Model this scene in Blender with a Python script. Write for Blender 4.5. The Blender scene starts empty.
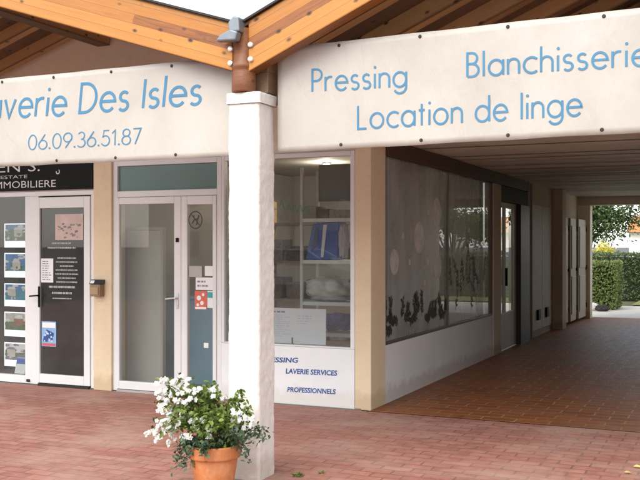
import bpy, bmesh, math, random
from mathutils import Vector, Matrix, noise
C = bpy.context.scene.collection
S = bpy.context.scene
R = math.radians
rnd = random.Random(7)

# ------------------------------------------------------------------ camera, sky, sun, exposure
F_, HZ, UC, HC = 930.0, 246.0, 320.0, 1.55
YAW = math.atan(418 / 930)
CAMX, CAMY = 3.1446, -8.1649
cd = bpy.data.cameras.new('camera')
cd.sensor_width = 36; cd.lens = F_ / 640 * 36; cd.shift_y = 6 / 640
cd.clip_start = 0.1; cd.clip_end = 3000
cam = bpy.data.objects.new('camera', cd); C.objects.link(cam)
cam.location = (CAMX, CAMY, HC); cam.rotation_euler = (R(90), 0, YAW)
S.camera = cam

SUN_EL, SUN_AZ = 46, 186      # azimuth: compass-like, where the sun stands (180 = straight in front of the shops)
w = bpy.data.worlds.new('World'); S.world = w; w.use_nodes = True
nt = w.node_tree; bg = nt.nodes['Background']
sky = nt.nodes.new('ShaderNodeTexSky'); sky.sky_type = 'NISHITA'; sky.sun_disc = False
sky.sun_elevation = R(SUN_EL); sky.sun_rotation = R(SUN_AZ); sky.dust_density = 1.0; sky.air_density = 1.0
hs = nt.nodes.new('ShaderNodeHueSaturation'); hs.inputs['Saturation'].default_value = 0.3
nt.links.new(sky.outputs[0], hs.inputs['Color']); nt.links.new(hs.outputs[0], bg.inputs['Color'])
bg.inputs['Strength'].default_value = 0.15
sd = bpy.data.lights.new('sun', 'SUN'); sd.energy = 1.0; sd.angle = R(50); sd.color = (1, .93, .82)
sun = bpy.data.objects.new('sun', sd); C.objects.link(sun)
dirv = Vector((math.sin(R(SUN_AZ)) * math.cos(R(SUN_EL)), math.cos(R(SUN_AZ)) * math.cos(R(SUN_EL)), math.sin(R(SUN_EL))))
sun.rotation_euler = dirv.to_track_quat('Z', 'Y').to_euler(); sun.location = (-4, -12, 14)
S.view_settings.view_transform = 'Standard'; S.view_settings.look = 'None'
S.view_settings.gamma = 1; S.view_settings.use_curve_mapping = False
S.view_settings.exposure = 1.42

# ------------------------------------------------------------------ where things stand: measured on the planes they lie on
_fw = (-math.sin(YAW), math.cos(YAW)); _rt = (math.cos(YAW), math.sin(YAW))
def _ray(u):
    k = (u - UC) / F_
    return _fw[0] + k * _rt[0], _fw[1] + k * _rt[1]
def FX(u, Y=0.0):                       # x on a plane parallel to the shop front
    r = _ray(u); t = (Y - CAMY) / r[1]; return CAMX + t * r[0]
def FZ(u, v, Y=0.0):
    r = _ray(u); t = (Y - CAMY) / r[1]; return HC - (v - HZ) / F_ * t
def WY(u, X=0.0):                       # y on a plane parallel to the passage wall
    r = _ray(u); t = (X - CAMX) / r[0]; return CAMY + t * r[1]
def WZ(u, v, X=0.0):
    r = _ray(u); t = (X - CAMX) / r[0]; return HC - (v - HZ) / F_ * t
def GP(u, v, z=0.0):
    d = F_ * (HC - z) / (v - HZ); r = _ray(u); return CAMX + d * r[0], CAMY + d * r[1]

# ------------------------------------------------------------------ helpers
class MB:
    def __init__(s): s.v = []; s.f = []; s.m = []; s.mi = 0
    def poly(s, pts):
        n = len(s.v); s.v += [tuple(p) for p in pts]; s.f.append(list(range(n, n + len(pts)))); s.m.append(s.mi); return s
    def box(s, x0, x1, y0, y1, z0, z1):
        if x0 > x1: x0, x1 = x1, x0
        if y0 > y1: y0, y1 = y1, y0
        n = len(s.v)
        s.v += [(x0,y0,z0),(x1,y0,z0),(x1,y1,z0),(x0,y1,z0),(x0,y0,z1),(x1,y0,z1),(x1,y1,z1),(x0,y1,z1)]
        for q in ((0,3,2,1),(4,5,6,7),(0,1,5,4),(1,2,6,5),(2,3,7,6),(3,0,4,7)):
            s.f.append([n + i for i in q]); s.m.append(s.mi)
        return s
    def prism(s, prof, a0, a1, axis='y'):       # prof: 2-D outline (x,z) / (y,z) / (x,y), extruded along axis
        n = len(s.v); k = len(prof)
        mk = {'y': lambda p, a: (p[0], a, p[1]), 'x': lambda p, a: (a, p[0], p[1]), 'z': lambda p, a: (p[0], p[1], a)}[axis]
        s.v += [mk(p, a0) for p in prof] + [mk(p, a1) for p in prof]
        s.f.append([n + i for i in range(k)][::-1]); s.f.append([n + k + i for i in range(k)])
        for i in range(k):
            j = (i + 1) % k; s.f.append([n + i, n + j, n + k + j, n + k + i])
        s.m += [s.mi] * (k + 2); return s
    def tube(s, pts, rad, n=8, cap=True):
        pts = [Vector(p) for p in pts]; rings = []
        for i, p in enumerate(pts):
            d = (pts[min(i + 1, len(pts) - 1)] - pts[max(i - 1, 0)]).normalized()
            a = d.orthogonal().normalized() if i == 0 else (a - d * a.dot(d)).normalized()
            b = d.cross(a); r = rad[i] if isinstance(rad, (list, tuple)) else rad
            st = len(s.v); s.v += [tuple(p + (a * math.cos(t) + b * math.sin(t)) * r) for t in [2 * math.pi * q / n for q in range(n)]]
            rings.append(st)
        for i in range(len(rings) - 1):
            for q in range(n):
                s.f.append([rings[i] + q, rings[i] + (q + 1) % n, rings[i + 1] + (q + 1) % n, rings[i + 1] + q]); s.m.append(s.mi)
        if cap:
            s.f.append([rings[0] + q for q in range(n)][::-1]); s.f.append([rings[-1] + q for q in range(n)]); s.m += [s.mi] * 2
        return s
    def lathe(s, prof, c, n=40):                # prof: (r, z) pairs round a vertical axis at c
        st = len(s.v)
        for r, z in prof:
            s.v += [(c[0] + r * math.cos(2 * math.pi * q / n), c[1] + r * math.sin(2 * math.pi * q / n), c[2] + z) for q in range(n)]
        for i in range(len(prof) - 1):
            for q in range(n):
                s.f.append([st + i*n + q, st + i*n + (q+1) % n, st + (i+1)*n + (q+1) % n, st + (i+1)*n + q]); s.m.append(s.mi)
        return s
    def build(s, name, mats, parent=None, M=None, loc=None, bevel=0, smooth=False):
        me = bpy.data.meshes.new(name)
        vs = s.v
        if loc is not None: vs = [(a - loc[0], b - loc[1], c - loc[2]) for a, b, c in vs]
        me.from_pydata(vs, [], s.f)
        for m in (mats if isinstance(mats, (list, tuple)) else [mats]): me.materials.append(m)
        if any(s.m): me.polygons.foreach_set('material_index', s.m)
        if smooth: me.polygons.foreach_set('use_smooth', [True] * len(s.f))
        me.update()
        o = bpy.data.objects.new(name, me); C.objects.link(o)
        if M is not None: o.matrix_basis = M
        if loc is not None: o.location = loc
        if parent is not None: adopt(o, parent)
        if bevel:
            b = o.modifiers.new('bevel', 'BEVEL'); b.width = bevel; b.segments = 2; b.limit_method = 'ANGLE'; b.angle_limit = R(40)
        return o
def worldmat(o):
    m = o.matrix_basis.copy()
    return worldmat(o.parent) @ o.matrix_parent_inverse @ m if o.parent else m
def adopt(o, p): o.parent = p; o.matrix_parent_inverse = worldmat(p).inverted()
def tag(o, label=None, cat=None, group=None, kind=None):
    if label: o['label'] = label
    if cat: o['category'] = cat
    if group: o['group'] = group
    if kind: o['kind'] = kind
    return o
def thing(name, label, cat, loc, group=None):
    o = bpy.data.objects.new(name, None); C.objects.link(o); o.location = loc; o.empty_display_size = .2
    return tag(o, label, cat, group)
def children(o): return [c for c in bpy.data.objects if c.parent == o]
def copy_tree(o, parent=None):
    kids = children(o); c = o.copy(); C.objects.link(c)
    if parent: c.parent = parent
    for k in kids: copy_tree(k, c)
    return c

# ------------------------------------------------------------------ materials
def mat(name):
    m = bpy.data.materials.new(name); m.use_nodes = True
    return m, m.node_tree.nodes, m.node_tree.links, m.node_tree.nodes['Principled BSDF']
def coords(N, L, kind='Object', scale=(1, 1, 1), rot=(0, 0, 0)):
    mp = N.new('ShaderNodeMapping'); mp.inputs['Scale'].default_value = scale; mp.inputs['Rotation'].default_value = rot
    if kind == 'World':
        g = N.new('ShaderNodeNewGeometry'); L.new(g.outputs['Position'], mp.inputs[0])
    else:
        t = N.new('ShaderNodeTexCoord'); L.new(t.outputs[kind], mp.inputs[0])
    return mp.outputs[0]
def nz(N, L, vec, scale, detail=4, rough=.6, dist=0):
    n = N.new('ShaderNodeTexNoise'); n.inputs['Scale'].default_value = scale; n.inputs['Detail'].default_value = detail
    n.inputs['Roughness'].default_value = rough; n.inputs['Distortion'].default_value = dist
    L.new(vec, n.inputs['Vector']); return n.outputs['Fac']
def ramp(N, L, fac, stops):
    r = N.new('ShaderNodeValToRGB'); L.new(fac, r.inputs[0]); e = r.color_ramp.elements
    while len(e) < len(stops): e.new(.5)
    for q, (p, c) in zip(e, stops):
        q.position = p; q.color = (c[0], c[1], c[2], 1) if not isinstance(c, (int, float)) else (c, c, c, 1)
    return r.outputs[0]
def mix(N, L, fac, a, b, mode='MIX'):
    m = N.new('ShaderNodeMix'); m.data_type = 'RGBA'; m.blend_type = mode
    for sock, val in ((m.inputs[0], fac), (m.inputs[6], a), (m.inputs[7], b)):
        if hasattr(val, 'links') or hasattr(val, 'is_linked'): L.new(val, sock)
        elif isinstance(val, (int, float)): sock.default_value = val
        else: sock.default_value = (val[0], val[1], val[2], 1)
    return m.outputs[2]
def bump(N, L, h, bs, strength=.3, dist=.01):
    b = N.new('ShaderNodeBump'); b.inputs['Strength'].default_value = strength; b.inputs['Distance'].default_value = dist
    L.new(h, b.inputs['Height']); L.new(b.outputs[0], bs.inputs['Normal'])
def plain(name, col, rough=.6, metal=0, var=.12, sc=6, bumpy=0, spec=.5):
    m, N, L, b = mat(name)
    f = nz(N, L, coords(N, L), sc, 5)
    c = ramp(N, L, f, [(.25, [x * (1 - var) for x in col]), (.75, [min(1, x * (1 + var)) for x in col])])
    L.new(c, b.inputs['Base Color']); b.inputs['Roughness'].default_value = rough; b.inputs['Metallic'].default_value = metal
    b.inputs['Specular IOR Level'].default_value = spec
    if bumpy: bump(N, L, nz(N, L, coords(N, L), sc * 12, 3), b, bumpy, .004)
    return m
def emitter(name, col, strength):
    m, N, L, b = mat(name); b.inputs['Base Color'].default_value = (*col, 1)
    b.inputs['Emission Color'].default_value = (*col, 1); b.inputs['Emission Strength'].default_value = strength; return m

def stucco(name, col, sc=60, strength=.5, dirt=(.5, .42, .32), dirt_amt=.25):
    m, N, L, b = mat(name); v = coords(N, L, 'World')
    f = nz(N, L, v, 2.2, 6); g = nz(N, L, v, 18, 4)
    c = ramp(N, L, f, [(.35, [x * .93 for x in col]), (.7, col)])
    d = ramp(N, L, g, [(.52, 0), (.8, 1)])
    mm = N.new('ShaderNodeMath'); mm.operation = 'MULTIPLY'; L.new(d, mm.inputs[0]); mm.inputs[1].default_value = dirt_amt
    # splash-up dirt in the lowest 20 cm
    sx = N.new('ShaderNodeSeparateXYZ'); L.new(v, sx.inputs[0])
    a = N.new('ShaderNodeMath'); a.operation = 'ADD'; L.new(sx.outputs[2], a.inputs[0])
    g2 = N.new('ShaderNodeMath'); g2.operation = 'MULTIPLY'; L.new(nz(N, L, v, 7, 4), g2.inputs[0]); g2.inputs[1].default_value = -.22; L.new(g2.outputs[0], a.inputs[1])
    low = ramp(N, L, a.outputs[0], [(0, .5), (.08, 0)])
    mx = N.new('ShaderNodeMath'); mx.operation = 'MAXIMUM'; L.new(mm.outputs[0], mx.inputs[0]); L.new(low, mx.inputs[1])
    L.new(mix(N, L, mx.outputs[0], c, dirt), b.inputs['Base Color'])
    b.inputs['Roughness'].default_value = .9; b.inputs['Specular IOR Level'].default_value = .2
    bump(N, L, nz(N, L, v, sc, 5, .7), b, strength, .012); return m

def timber(name, cols, rough=.45, lam=.075, knots=True):
    m, N, L, b = mat(name); v = coords(N, L)
    # lamellas: one tone per glued board, across local z
    sx = N.new('ShaderNodeSeparateXYZ'); L.new(v, sx.inputs[0])
    q = N.new('ShaderNodeMath'); q.operation = 'DIVIDE'; L.new(sx.outputs[2], q.inputs[0]); q.inputs[1].default_value = lam
    fl = N.new('ShaderNodeMath'); fl.operation = 'FLOOR'; L.new(q.outputs[0], fl.inputs[0])
    fx = N.new('ShaderNodeMath'); fx.operation = 'DIVIDE'; L.new(sx.outputs[0], fx.inputs[0]); fx.inputs[1].default_value = 3.4
    ad = N.new('ShaderNodeMath'); ad.operation = 'MULTIPLY_ADD'; L.new(fl.outputs[0], ad.inputs[0]); ad.inputs[1].default_value = .37; L.new(fx.outputs[0], ad.inputs[2])
    f2 = N.new('ShaderNodeMath'); f2.operation = 'FLOOR'; L.new(ad.outputs[0], f2.inputs[0])
    cb = N.new('ShaderNodeCombineXYZ'); L.new(fl.outputs[0], cb.inputs[0]); L.new(f2.outputs[0], cb.inputs[1])
    wn = N.new('ShaderNodeTexWhiteNoise'); wn.noise_dimensions = '2D'; L.new(cb.outputs[0], wn.inputs[0])
    grain = nz(N, L, coords(N, L, scale=(1.2, 30, 30)), 2.2, 8, .65, 1.2)
    broad = nz(N, L, coords(N, L, scale=(.6, 6, 6)), 1.5, 3)
    s1 = N.new('ShaderNodeMath'); s1.operation = 'MULTIPLY_ADD'; L.new(wn.outputs[0], s1.inputs[0]); s1.inputs[1].default_value = .8; L.new(grain, s1.inputs[2])
    s2 = N.new('ShaderNodeMath'); s2.operation = 'MULTIPLY_ADD'; L.new(broad, s2.inputs[0]); s2.inputs[1].default_value = .6; L.new(s1.outputs[0], s2.inputs[2])
    mr = N.new('ShaderNodeMapRange'); mr.inputs[1].default_value = .65; mr.inputs[2].default_value = 1.75; L.new(s2.outputs[0], mr.inputs[0])
    c = ramp(N, L, mr.outputs[0], [(0, cols[0]), (.4, cols[1]), (1, cols[2])])
    if knots:
        vo = N.new('ShaderNodeTexVoronoi'); vo.inputs['Scale'].default_value = 1; L.new(coords(N, L, scale=(6.5, 7, 11)), vo.inputs['Vector'])
        k = ramp(N, L, vo.outputs['Distance'], [(.07, 1), (.19, 0)])
        c = mix(N, L, k, c, [x * .22 for x in cols[0]])
    jf = N.new('ShaderNodeMath'); jf.operation = 'FRACT'; L.new(q.outputs[0], jf.inputs[0])
    jl = ramp(N, L, jf.outputs[0], [(.0, 1), (.05, 0)])
    c = mix(N, L, jl, c, [x * .5 for x in cols[0]])
    L.new(c, b.inputs['Base Color']); b.inputs['Roughness'].default_value = rough
    bump(N, L, grain, b, .25, .004); return m

def pavers(name, cw, ch, cols, joint, jw, rough, stain=True, jbump=.5, tonek=.35):
    m, N, L, b = mat(name); v = coords(N, L, 'World')
    wob = N.new('ShaderNodeVectorMath'); wob.operation = 'ADD'
    nn = N.new('ShaderNodeTexNoise'); nn.inputs['Scale'].default_value = 5; L.new(v, nn.inputs['Vector'])
    sc = N.new('ShaderNodeVectorMath'); sc.operation = 'SCALE'; sc.inputs['Scale'].default_value = .012; L.new(nn.outputs['Color'], sc.inputs[0])
    L.new(v, wob.inputs[0]); L.new(sc.outputs[0], wob.inputs[1]); vv = wob.outputs[0]
    br = N.new('ShaderNodeTexBrick'); L.new(vv, br.inputs['Vector']); br.inputs['Scale'].default_value = 1
    br.inputs['Brick Width'].default_value = cw; br.inputs['Row Height'].default_value = ch; br.inputs['Mortar Size'].default_value = jw
    br.inputs['Mortar Smooth'].default_value = .3; br.inputs['Bias'].default_value = 0
    br.inputs['Color1'].default_value = (1, 1, 1, 1); br.inputs['Color2'].default_value = (0, 0, 0, 1); br.inputs['Mortar'].default_value = (.5, .5, .5, 1)
    tone = N.new('ShaderNodeMath'); tone.operation = 'MULTIPLY_ADD'
    rgb = N.new('ShaderNodeRGBToBW'); L.new(br.outputs['Color'], rgb.inputs[0])
    L.new(rgb.outputs[0], tone.inputs[0]); tone.inputs[1].default_value = tonek
    fine = nz(N, L, v, 9, 6, .65); L.new(fine, tone.inputs[2])
    mr = N.new('ShaderNodeMapRange'); mr.inputs[1].default_value = .3; mr.inputs[2].default_value = 1.05; L.new(tone.outputs[0], mr.inputs[0])
    c = ramp(N, L, mr.outputs[0], [(0, cols[0]), (.5, cols[1]), (1, cols[2])])
    sand = nz(N, L, v, 1.3, 5, .6)
    jm = N.new('ShaderNodeMath'); jm.operation = 'MULTIPLY'; L.new(br.outputs['Fac'], jm.inputs[0])
    L.new(ramp(N, L, sand, [(.34, .35), (.6, 1)]), jm.inputs[1])
    c = mix(N, L, jm.outputs[0], c, joint)
    if stain:
        big = nz(N, L, coords(N, L, 'World', (1, 1.6, 1)), .8, 6, .62, .5)
        c = mix(N, L, ramp(N, L, big, [(.46, 0), (.66, .6)]), c, stain[0])          # pale grey film of dust
        blot = nz(N, L, v, 1.9, 7, .7, .8)
        c = mix(N, L, ramp(N, L, blot, [(.58, 0), (.72, .55)]), c, stain[1])          # dark old spills
        spk = nz(N, L, v, 60, 2)
        c = mix(N, L, ramp(N, L, spk, [(.66, 0), (.74, .5)]), c, stain[0])
    L.new(c, b.inputs['Base Color'])
    L.new(ramp(N, L, fine, [(.3, rough - .1), (.7, rough + .12)]), b.inputs['Roughness'])
    inv = N.new('ShaderNodeMath'); inv.operation = 'MULTIPLY_ADD'; L.new(br.outputs['Fac'], inv.inputs[0]); inv.inputs[1].default_value = -1
    L.new(nz(N, L, v, 40, 4), inv.inputs[2])
    bump(N, L, inv.outputs[0], b, jbump, .006); return m

def glass(name, tint=(.86, .9, .88), refl=1.0, haze=.035):
    m, N, L, b = mat(name); N.remove(b); out = N['Material Output']
    fr = N.new('ShaderNodeFresnel'); fr.inputs[0].default_value = 1.5
    t = N.new('ShaderNodeBsdfTransparent'); t.inputs[0].default_value = (*tint, 1)
    g = N.new('ShaderNodeBsdfGlossy'); g.inputs['Roughness'].default_value = .0; g.inputs['Color'].default_value = (refl, refl, refl, 1)
    ge = N.new('ShaderNodeNewGeometry'); fk = N.new('ShaderNodeMath'); fk.operation = 'SUBTRACT'; fk.inputs[0].default_value = 1; L.new(ge.outputs['Backfacing'], fk.inputs[1])
    fm = N.new('ShaderNodeMath'); fm.operation = 'MULTIPLY'; L.new(fr.outputs[0], fm.inputs[0]); L.new(fk.outputs[0], fm.inputs[1])
    ms = N.new('ShaderNodeMixShader'); L.new(fm.outputs[0], ms.inputs[0]); L.new(t.outputs[0], ms.inputs[1]); L.new(g.outputs[0], ms.inputs[2])
    df = N.new('ShaderNodeBsdfDiffuse'); df.inputs[0].default_value = (.60, .62, .62, 1)  # cool grey film: dirty glass, plus pale reflections put into the colour
    hz_ = N.new('ShaderNodeMixShader'); dirt = nz(N, L, coords(N, L, 'World', (1, 1, .6)), 2.3, 5)
    L.new(ramp(N, L, dirt, [(.3, haze * .6), (.75, haze * 1.5)]), hz_.inputs[0]); L.new(ms.outputs[0], hz_.inputs[1]); L.new(df.outputs[0], hz_.inputs[2])
    L.new(hz_.outputs[0], out.inputs[0]); return m
def film(name, col, alpha):
    m, N, L, b = mat(name); b.inputs['Base Color'].default_value = (*col, 1); b.inputs['Roughness'].default_value = .6
    f = nz(N, L, coords(N, L), 9, 4)
    L.new(ramp(N, L, f, [(.3, alpha * .75), (.7, min(1, alpha * 1.2))]), b.inputs['Alpha']); return m
def leafmat(name, cols, rough=.45, sc=9, trans=.25):
    m, N, L, b = mat(name); v = coords(N, L, 'World')
    g = N.new('ShaderNodeNewGeometry')
    f = nz(N, L, v, sc, 3); ad = N.new('ShaderNodeMath'); ad.operation = 'MULTIPLY_ADD'
    L.new(g.outputs['Random Per Island'], ad.inputs[0]); ad.inputs[1].default_value = .6
    s = N.new('ShaderNodeMath'); s.operation = 'MULTIPLY'; L.new(f, s.inputs[0]); s.inputs[1].default_value = .7; L.new(s.outputs[0], ad.inputs[2])
    c = ramp(N, L, ad.outputs[0], [(.2, cols[0]), (.5, cols[1]), (.85, cols[2])])
    L.new(c, b.inputs['Base Color']); b.inputs['Roughness'].default_value = rough
    t = N.new('ShaderNodeBsdfTranslucent'); L.new(c, t.inputs[0])
    ms = N.new('ShaderNodeMixShader'); ms.inputs[0].default_value = trans
    L.new(b.outputs[0], ms.inputs[1]); L.new(t.outputs[0], ms.inputs[2]); L.new(ms.outputs[0], N['Material Output'].inputs[0]); return m

M_col = stucco('white_roughcast', (.80, .77, .71), 90, .4, (.50, .40, .29), .3)
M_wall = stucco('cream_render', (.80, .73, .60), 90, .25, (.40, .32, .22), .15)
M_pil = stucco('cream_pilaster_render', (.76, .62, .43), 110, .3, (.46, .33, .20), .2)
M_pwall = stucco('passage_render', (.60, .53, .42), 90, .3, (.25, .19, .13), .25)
M_white = stucco('white_panel_paint', (.80, .81, .81), 160, .08, (.62, .57, .50), .05)
M_lowwall = stucco('white_low_wall', (.74, .75, .75), 120, .1, (.42, .36, .30), .10)
M_pvc = plain('white_frame_paint', (.73, .73, .72), .4, 0, .04, 3)
M_glulam = timber('varnished_glulam', [(.15, .042, .013), (.38, .14, .019), (.51, .23, .042)], .42, .066)
M_dark = timber('brown_stained_wood', [(.17, .095, .04), (.36, .22, .095), (.52, .34, .16)], .55, .5)
M_board = timber('roof_boards', [(.08, .048, .027), (.14, .085, .048), (.21, .13, .072)], .6, .14)
M_post = timber('red_brown_post', [(.035, .011, .006), (.12, .036, .013), (.26, .10, .035)], .45, .6)
M_zinc = plain('zinc', (.22, .25, .28), .5, .5, .15, 10)
M_bolt = plain('bolt_steel', (.85, .85, .86), .3, .3, .05, 10)
M_tile = plain('roof_tiles', (.40, .17, .09), .8, 0, .3, 14)
M_pave = pavers('red_pavers', .22, .11, [(.26, .10, .076), (.40, .172, .128), (.50, .26, .195)], (.19, .10, .075), .009, .7,
                ((.46, .32, .255), (.22, .08, .058)), .5, .2)
M_pass = pavers('brown_tiles', .30, .15, [(.16, .046, .010), (.25, .072, .014), (.35, .12, .026)], (.40, .25, .13), .009, .5,
                ((.26, .12, .06), (.12, .042, .016)), .35)
M_asph = plain('asphalt', (.10, .10, .10), .9, 0, .2, 20)
M_path = plain('pale_concrete', (.62, .58, .52), .85, 0, .12, 4)
M_glass = glass('clear_glass', (.85, .87, .86), 1.0, .045)
M_dglass = glass('tinted_glass', (.62, .62, .58))
M_hglass = glass('hazy_glass', (.55, .56, .55), 1.0, .30)
M_black = plain('black_paint', (.008, .008, .008), .6, 0, .2, 5, 0, .15)
M_dmetal = plain('dark_brown_metal', (.03, .022, .018), .5, .3, .2, 5)
M_paper = plain('paper', (.80, .80, .79), .7, 0, .03, 4)
M_blue = plain('blue_lettering', (.045, .19, .33), .5, 0, .06, 4)
M_navy = plain('navy_lettering', (.03, .09, .30), .5, 0, .1, 20)
M_wtext = plain('white_lettering', (.72, .71, .68), .6, 0, .05, 8)
M_gtext = plain('grey_print', (.25, .27, .32), .7, 0, .1, 8)
M_steel = plain('brushed_steel', (.62, .61, .6), .35, .8, .06, 9)
M_in = plain('interior_grey_wall', (.40, .37, .33), .8, 0, .08, 2)
M_inlight = plain('interior_pale_wall', (.52, .49, .44), .8, 0, .08, 2)
M_infloor = plain('interior_floor', (.22, .19, .16), .5, 0, .12, 3)
M_counter = plain('blue_laminate', (.22, .46, .60), .4, 0, .05, 3)
M_teal = plain('green_grey_panel', (.12, .20, .185), .35, 0, .08, 2)
M_terra = None

# ------------------------------------------------------------------ lettering: thin sans drawn with strokes
def arc(cx, cy, rx, ry, a0, a1, n=18):
    return [(cx + rx * math.cos(R(a0 + (a1 - a0) * i / n)), cy + ry * math.sin(R(a0 + (a1 - a0) * i / n))) for i in range(n + 1)]
def O(cx, cy, rx, ry): return arc(cx, cy, rx, ry, 0, 360, 30)
X_ = .64
G = {
 'L': (.42, [[(0, 1), (0, 0), (.42, 0)]]), 'I': (.02, [[(0, 0), (0, 1)]]),
 'D': (.68, [[(0, 0), (0, 1), (.2, 1)] + arc(.2, .5, .48, .5, 90, -90) + [(0, 0)]]),
 'P': (.46, [[(0, 0), (0, 1), (.2, 1)] + arc(.2, .74, .27, .26, 90, -90) + [(0, .48)]]),
 'B': (.48, [[(0, 0), (0, 1), (.2, 1)] + arc(.2, .77, .22, .23, 90, -90) + [(0, .54)], [(.2, .54)] + arc(.2, .27, .28, .27, 90, -90) + [(0, 0)]]),
 'a': (.6, [O(.3, .32, .3, .32), [(.6, 0), (.6, X_)]]),
 'd': (.6, [O(.3, .32, .3, .32), [(.6, 0), (.6, 1.06)]]),
 'g': (.6, [O(.3, .32, .3, .32), [(.6, X_), (.6, 0)] + arc(.31, 0, .29, .28, 0, -150, 14)]),
 'o': (.62, [O(.31, .32, .31, .32)]), 'c': (.5, [arc(.32, .32, .32, .32, 48, 312, 24)]),
 'e': (.58, [[(0.01, .34), (.59, .34)] + arc(.3, .32, .29, .32, 4, 322, 26)]),
 'v': (.48, [[(0, X_), (.24, 0), (.48, X_)]]),
 'r': (.3, [[(0, 0), (0, X_)], arc(.24, .38, .24, .25, 180, 70, 10)]),
 'i': (.04, [[(.02, 0), (.02, X_)]]), 'l': (.04, [[(.02, 0), (.02, 1.06)]]),
 't': (.28, [[(.14, 0), (.14, .9)], [(0, X_), (.28, X_)]]),
 'n': (.46, [[(0, 0), (0, X_)], [(0, .36)] + arc(.23, .4, .23, .23, 180, 0, 14) + [(.46, 0)]]),
 'h': (.46, [[(0, 0), (0, 1.06)], [(0, .36)] + arc(.23, .4, .23, .23, 180, 0, 14) + [(.46, 0)]]),
 's': (.36, [arc(.18, .475, .16, .155, 35, 270, 14) + arc(.18, .16, .18, .16, 90, -145, 14)[1:]]),
 '0': (.56, [O(.28, .5, .28, .5)]), '1': (.26, [[(0, .78), (.2, 1), (.2, 0)]]),
 '3': (.5, [arc(.24, .76, .22, .24, 150, -90, 14), arc(.24, .27, .27, .27, 90, -150, 16)]),
 '5': (.52, [[(.48, 1), (.14, 1), (.06, .55)] + arc(.24, .33, .28, .33, 125, -150, 18)]),
 '6': (.56, [O(.28, .3, .28, .3), [(.42, 1), (.04, .42)]]), '9': (.56, [O(.28, .7, .28, .3), [(.14, 0), (.52, .58)]]),
 '7': (.5, [[(0, 1), (.5, 1), (.14, 0)]]), '8': (.54, [O(.27, .77, .22, .23), O(.27, .28, .27, .28)]), '.': (.06, []),
}
def ribbon(mb, pts, wd, put, layer):
    pts = [p for i, p in enumerate(pts) if i == 0 or (Vector(p) - Vector(pts[i - 1])).length > 1e-5]
    cl = (Vector(pts[0]) - Vector(pts[-1])).length < 1e-4
    n = len(pts); lr = []
    for i in range(n):
        p = Vector(pts[i])
        a = Vector(pts[i - 1]) if i > 0 else (Vector(pts[-2]) if cl else None)
        b = Vector(pts[i + 1]) if i < n - 1 else (Vector(pts[1]) if cl else None)
        d0 = (p - a).normalized() if a is not None and (p - a).length > 1e-6 else None
        d1 = (b - p).normalized() if b is not None and (b - p).length > 1e-6 else None
        d0 = d0 or d1; d1 = d1 or d0
        t = (d0 + d1).normalized() if (d0 + d1).length > .2 else d1
        nn = Vector((-t.y, t.x)); k = 1 / max(.55, nn.dot(Vector((-d1.y, d1.x))))
        lr.append((p + nn * wd / 2 * k, p - nn * wd / 2 * k))
    for i in range(n - 1):
        mb.poly([put(lr[i][1], layer), put(lr[i + 1][1], layer), put(lr[i + 1][0], layer), put(lr[i][0], layer)])
def stroke_text(txt, x0, z0, x1, z1, h, yf, name, material, parent, wd=.085, slant=0, gap=.2, word=.42):
    """a line of lettering from x0 to x1, cap height h, on the surface y = yf(x, z); z0/z1 baseline at both ends"""
    pen = 0; items = []
    for ch in txt:
        if ch == ' ': pen += word; continue
        items.append((ch, pen)); pen += G[ch][0] + gap
    tot = pen - gap; sx = (x1 - x0) / tot
    mb = MB(); lay = 0
    def put(p, layer):
        x = x0 + (p[0] * sx) + p[1] * h * slant; z = z0 + (z1 - z0) * (x - x0) / (x1 - x0) + p[1] * h
        return (x, yf(x, z) - .0025 - .0003 * (layer % 4), z)
    for ch, px in items:
        for st in G[ch][1]:
            ribbon(mb, [(px + a, b) for a, b in st], wd, put, lay); lay += 1
        if ch in 'i.':
            cy = .92 if ch == 'i' else .045
            mb.poly([put((px + .03 + .062 * math.cos(t * .5236) , cy + .062 * math.sin(t * .5236)), lay) for t in range(12)]); lay += 1
    return mb.build(name, material, parent)
def font_text(txt, x0, z0, wd, h, y, name, material, parent, bold=0, tilt=0, shear=0, stretch=True):
    cu = bpy.data.curves.new(name, 'FONT'); cu.body = txt; cu.resolution_u = 3; cu.offset = bold; cu.shear = shear
    ob = bpy.data.objects.new(name, cu); C.objects.link(ob)
    bpy.context.view_layer.update()
    me = bpy.data.meshes.new_from_object(ob.evaluated_get(bpy.context.evaluated_depsgraph_get()))
    bpy.data.objects.remove(ob); bpy.data.curves.remove(cu)
    xs = [v.co.x for v in me.vertices]; ys = [v.co.y for v in me.vertices]
    ax, bx, ay, by = min(xs), max(xs), min(ys), max(ys)
    for v in me.vertices:
        X = (v.co.x - ax) / (bx - ax) * wd; Z = (v.co.y - ay) / (by - ay) * h
        v.co = (x0 + X, y, z0 + Z + X * tilt)
    me.materials.clear(); me.materials.append(material)
    o = bpy.data.objects.new(name, me); C.objects.link(o)
    if parent: adopt(o, parent)
    return o
def fuzz_lines(mb, x0, x1, z0, z1, n, y, fill=.8, hgt=.5, seed=1, centred=False, k=1):
    """rows of small unreadable print, as short dashes"""
    q = random.Random(seed); dz = (z1 - z0) / n
    for i in range(n):
        z = z1 - (i + .5) * dz; ln = (x1 - x0) * q.uniform(.5, 1) * fill
        a = x0 + ((x1 - x0) - ln) / 2 if centred else x0
        x = a
        while x < a + ln:
            ww = q.uniform(.012, .045) * k
            mb.poly([(x, y, z - dz * hgt / 2), (min(x + ww, a + ln), y, z - dz * hgt / 2), (min(x + ww, a + ln), y, z + dz * hgt / 2), (x, y, z + dz * hgt / 2)])
            x += ww + q.uniform(.006, .014) * max(k, .6)

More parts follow.
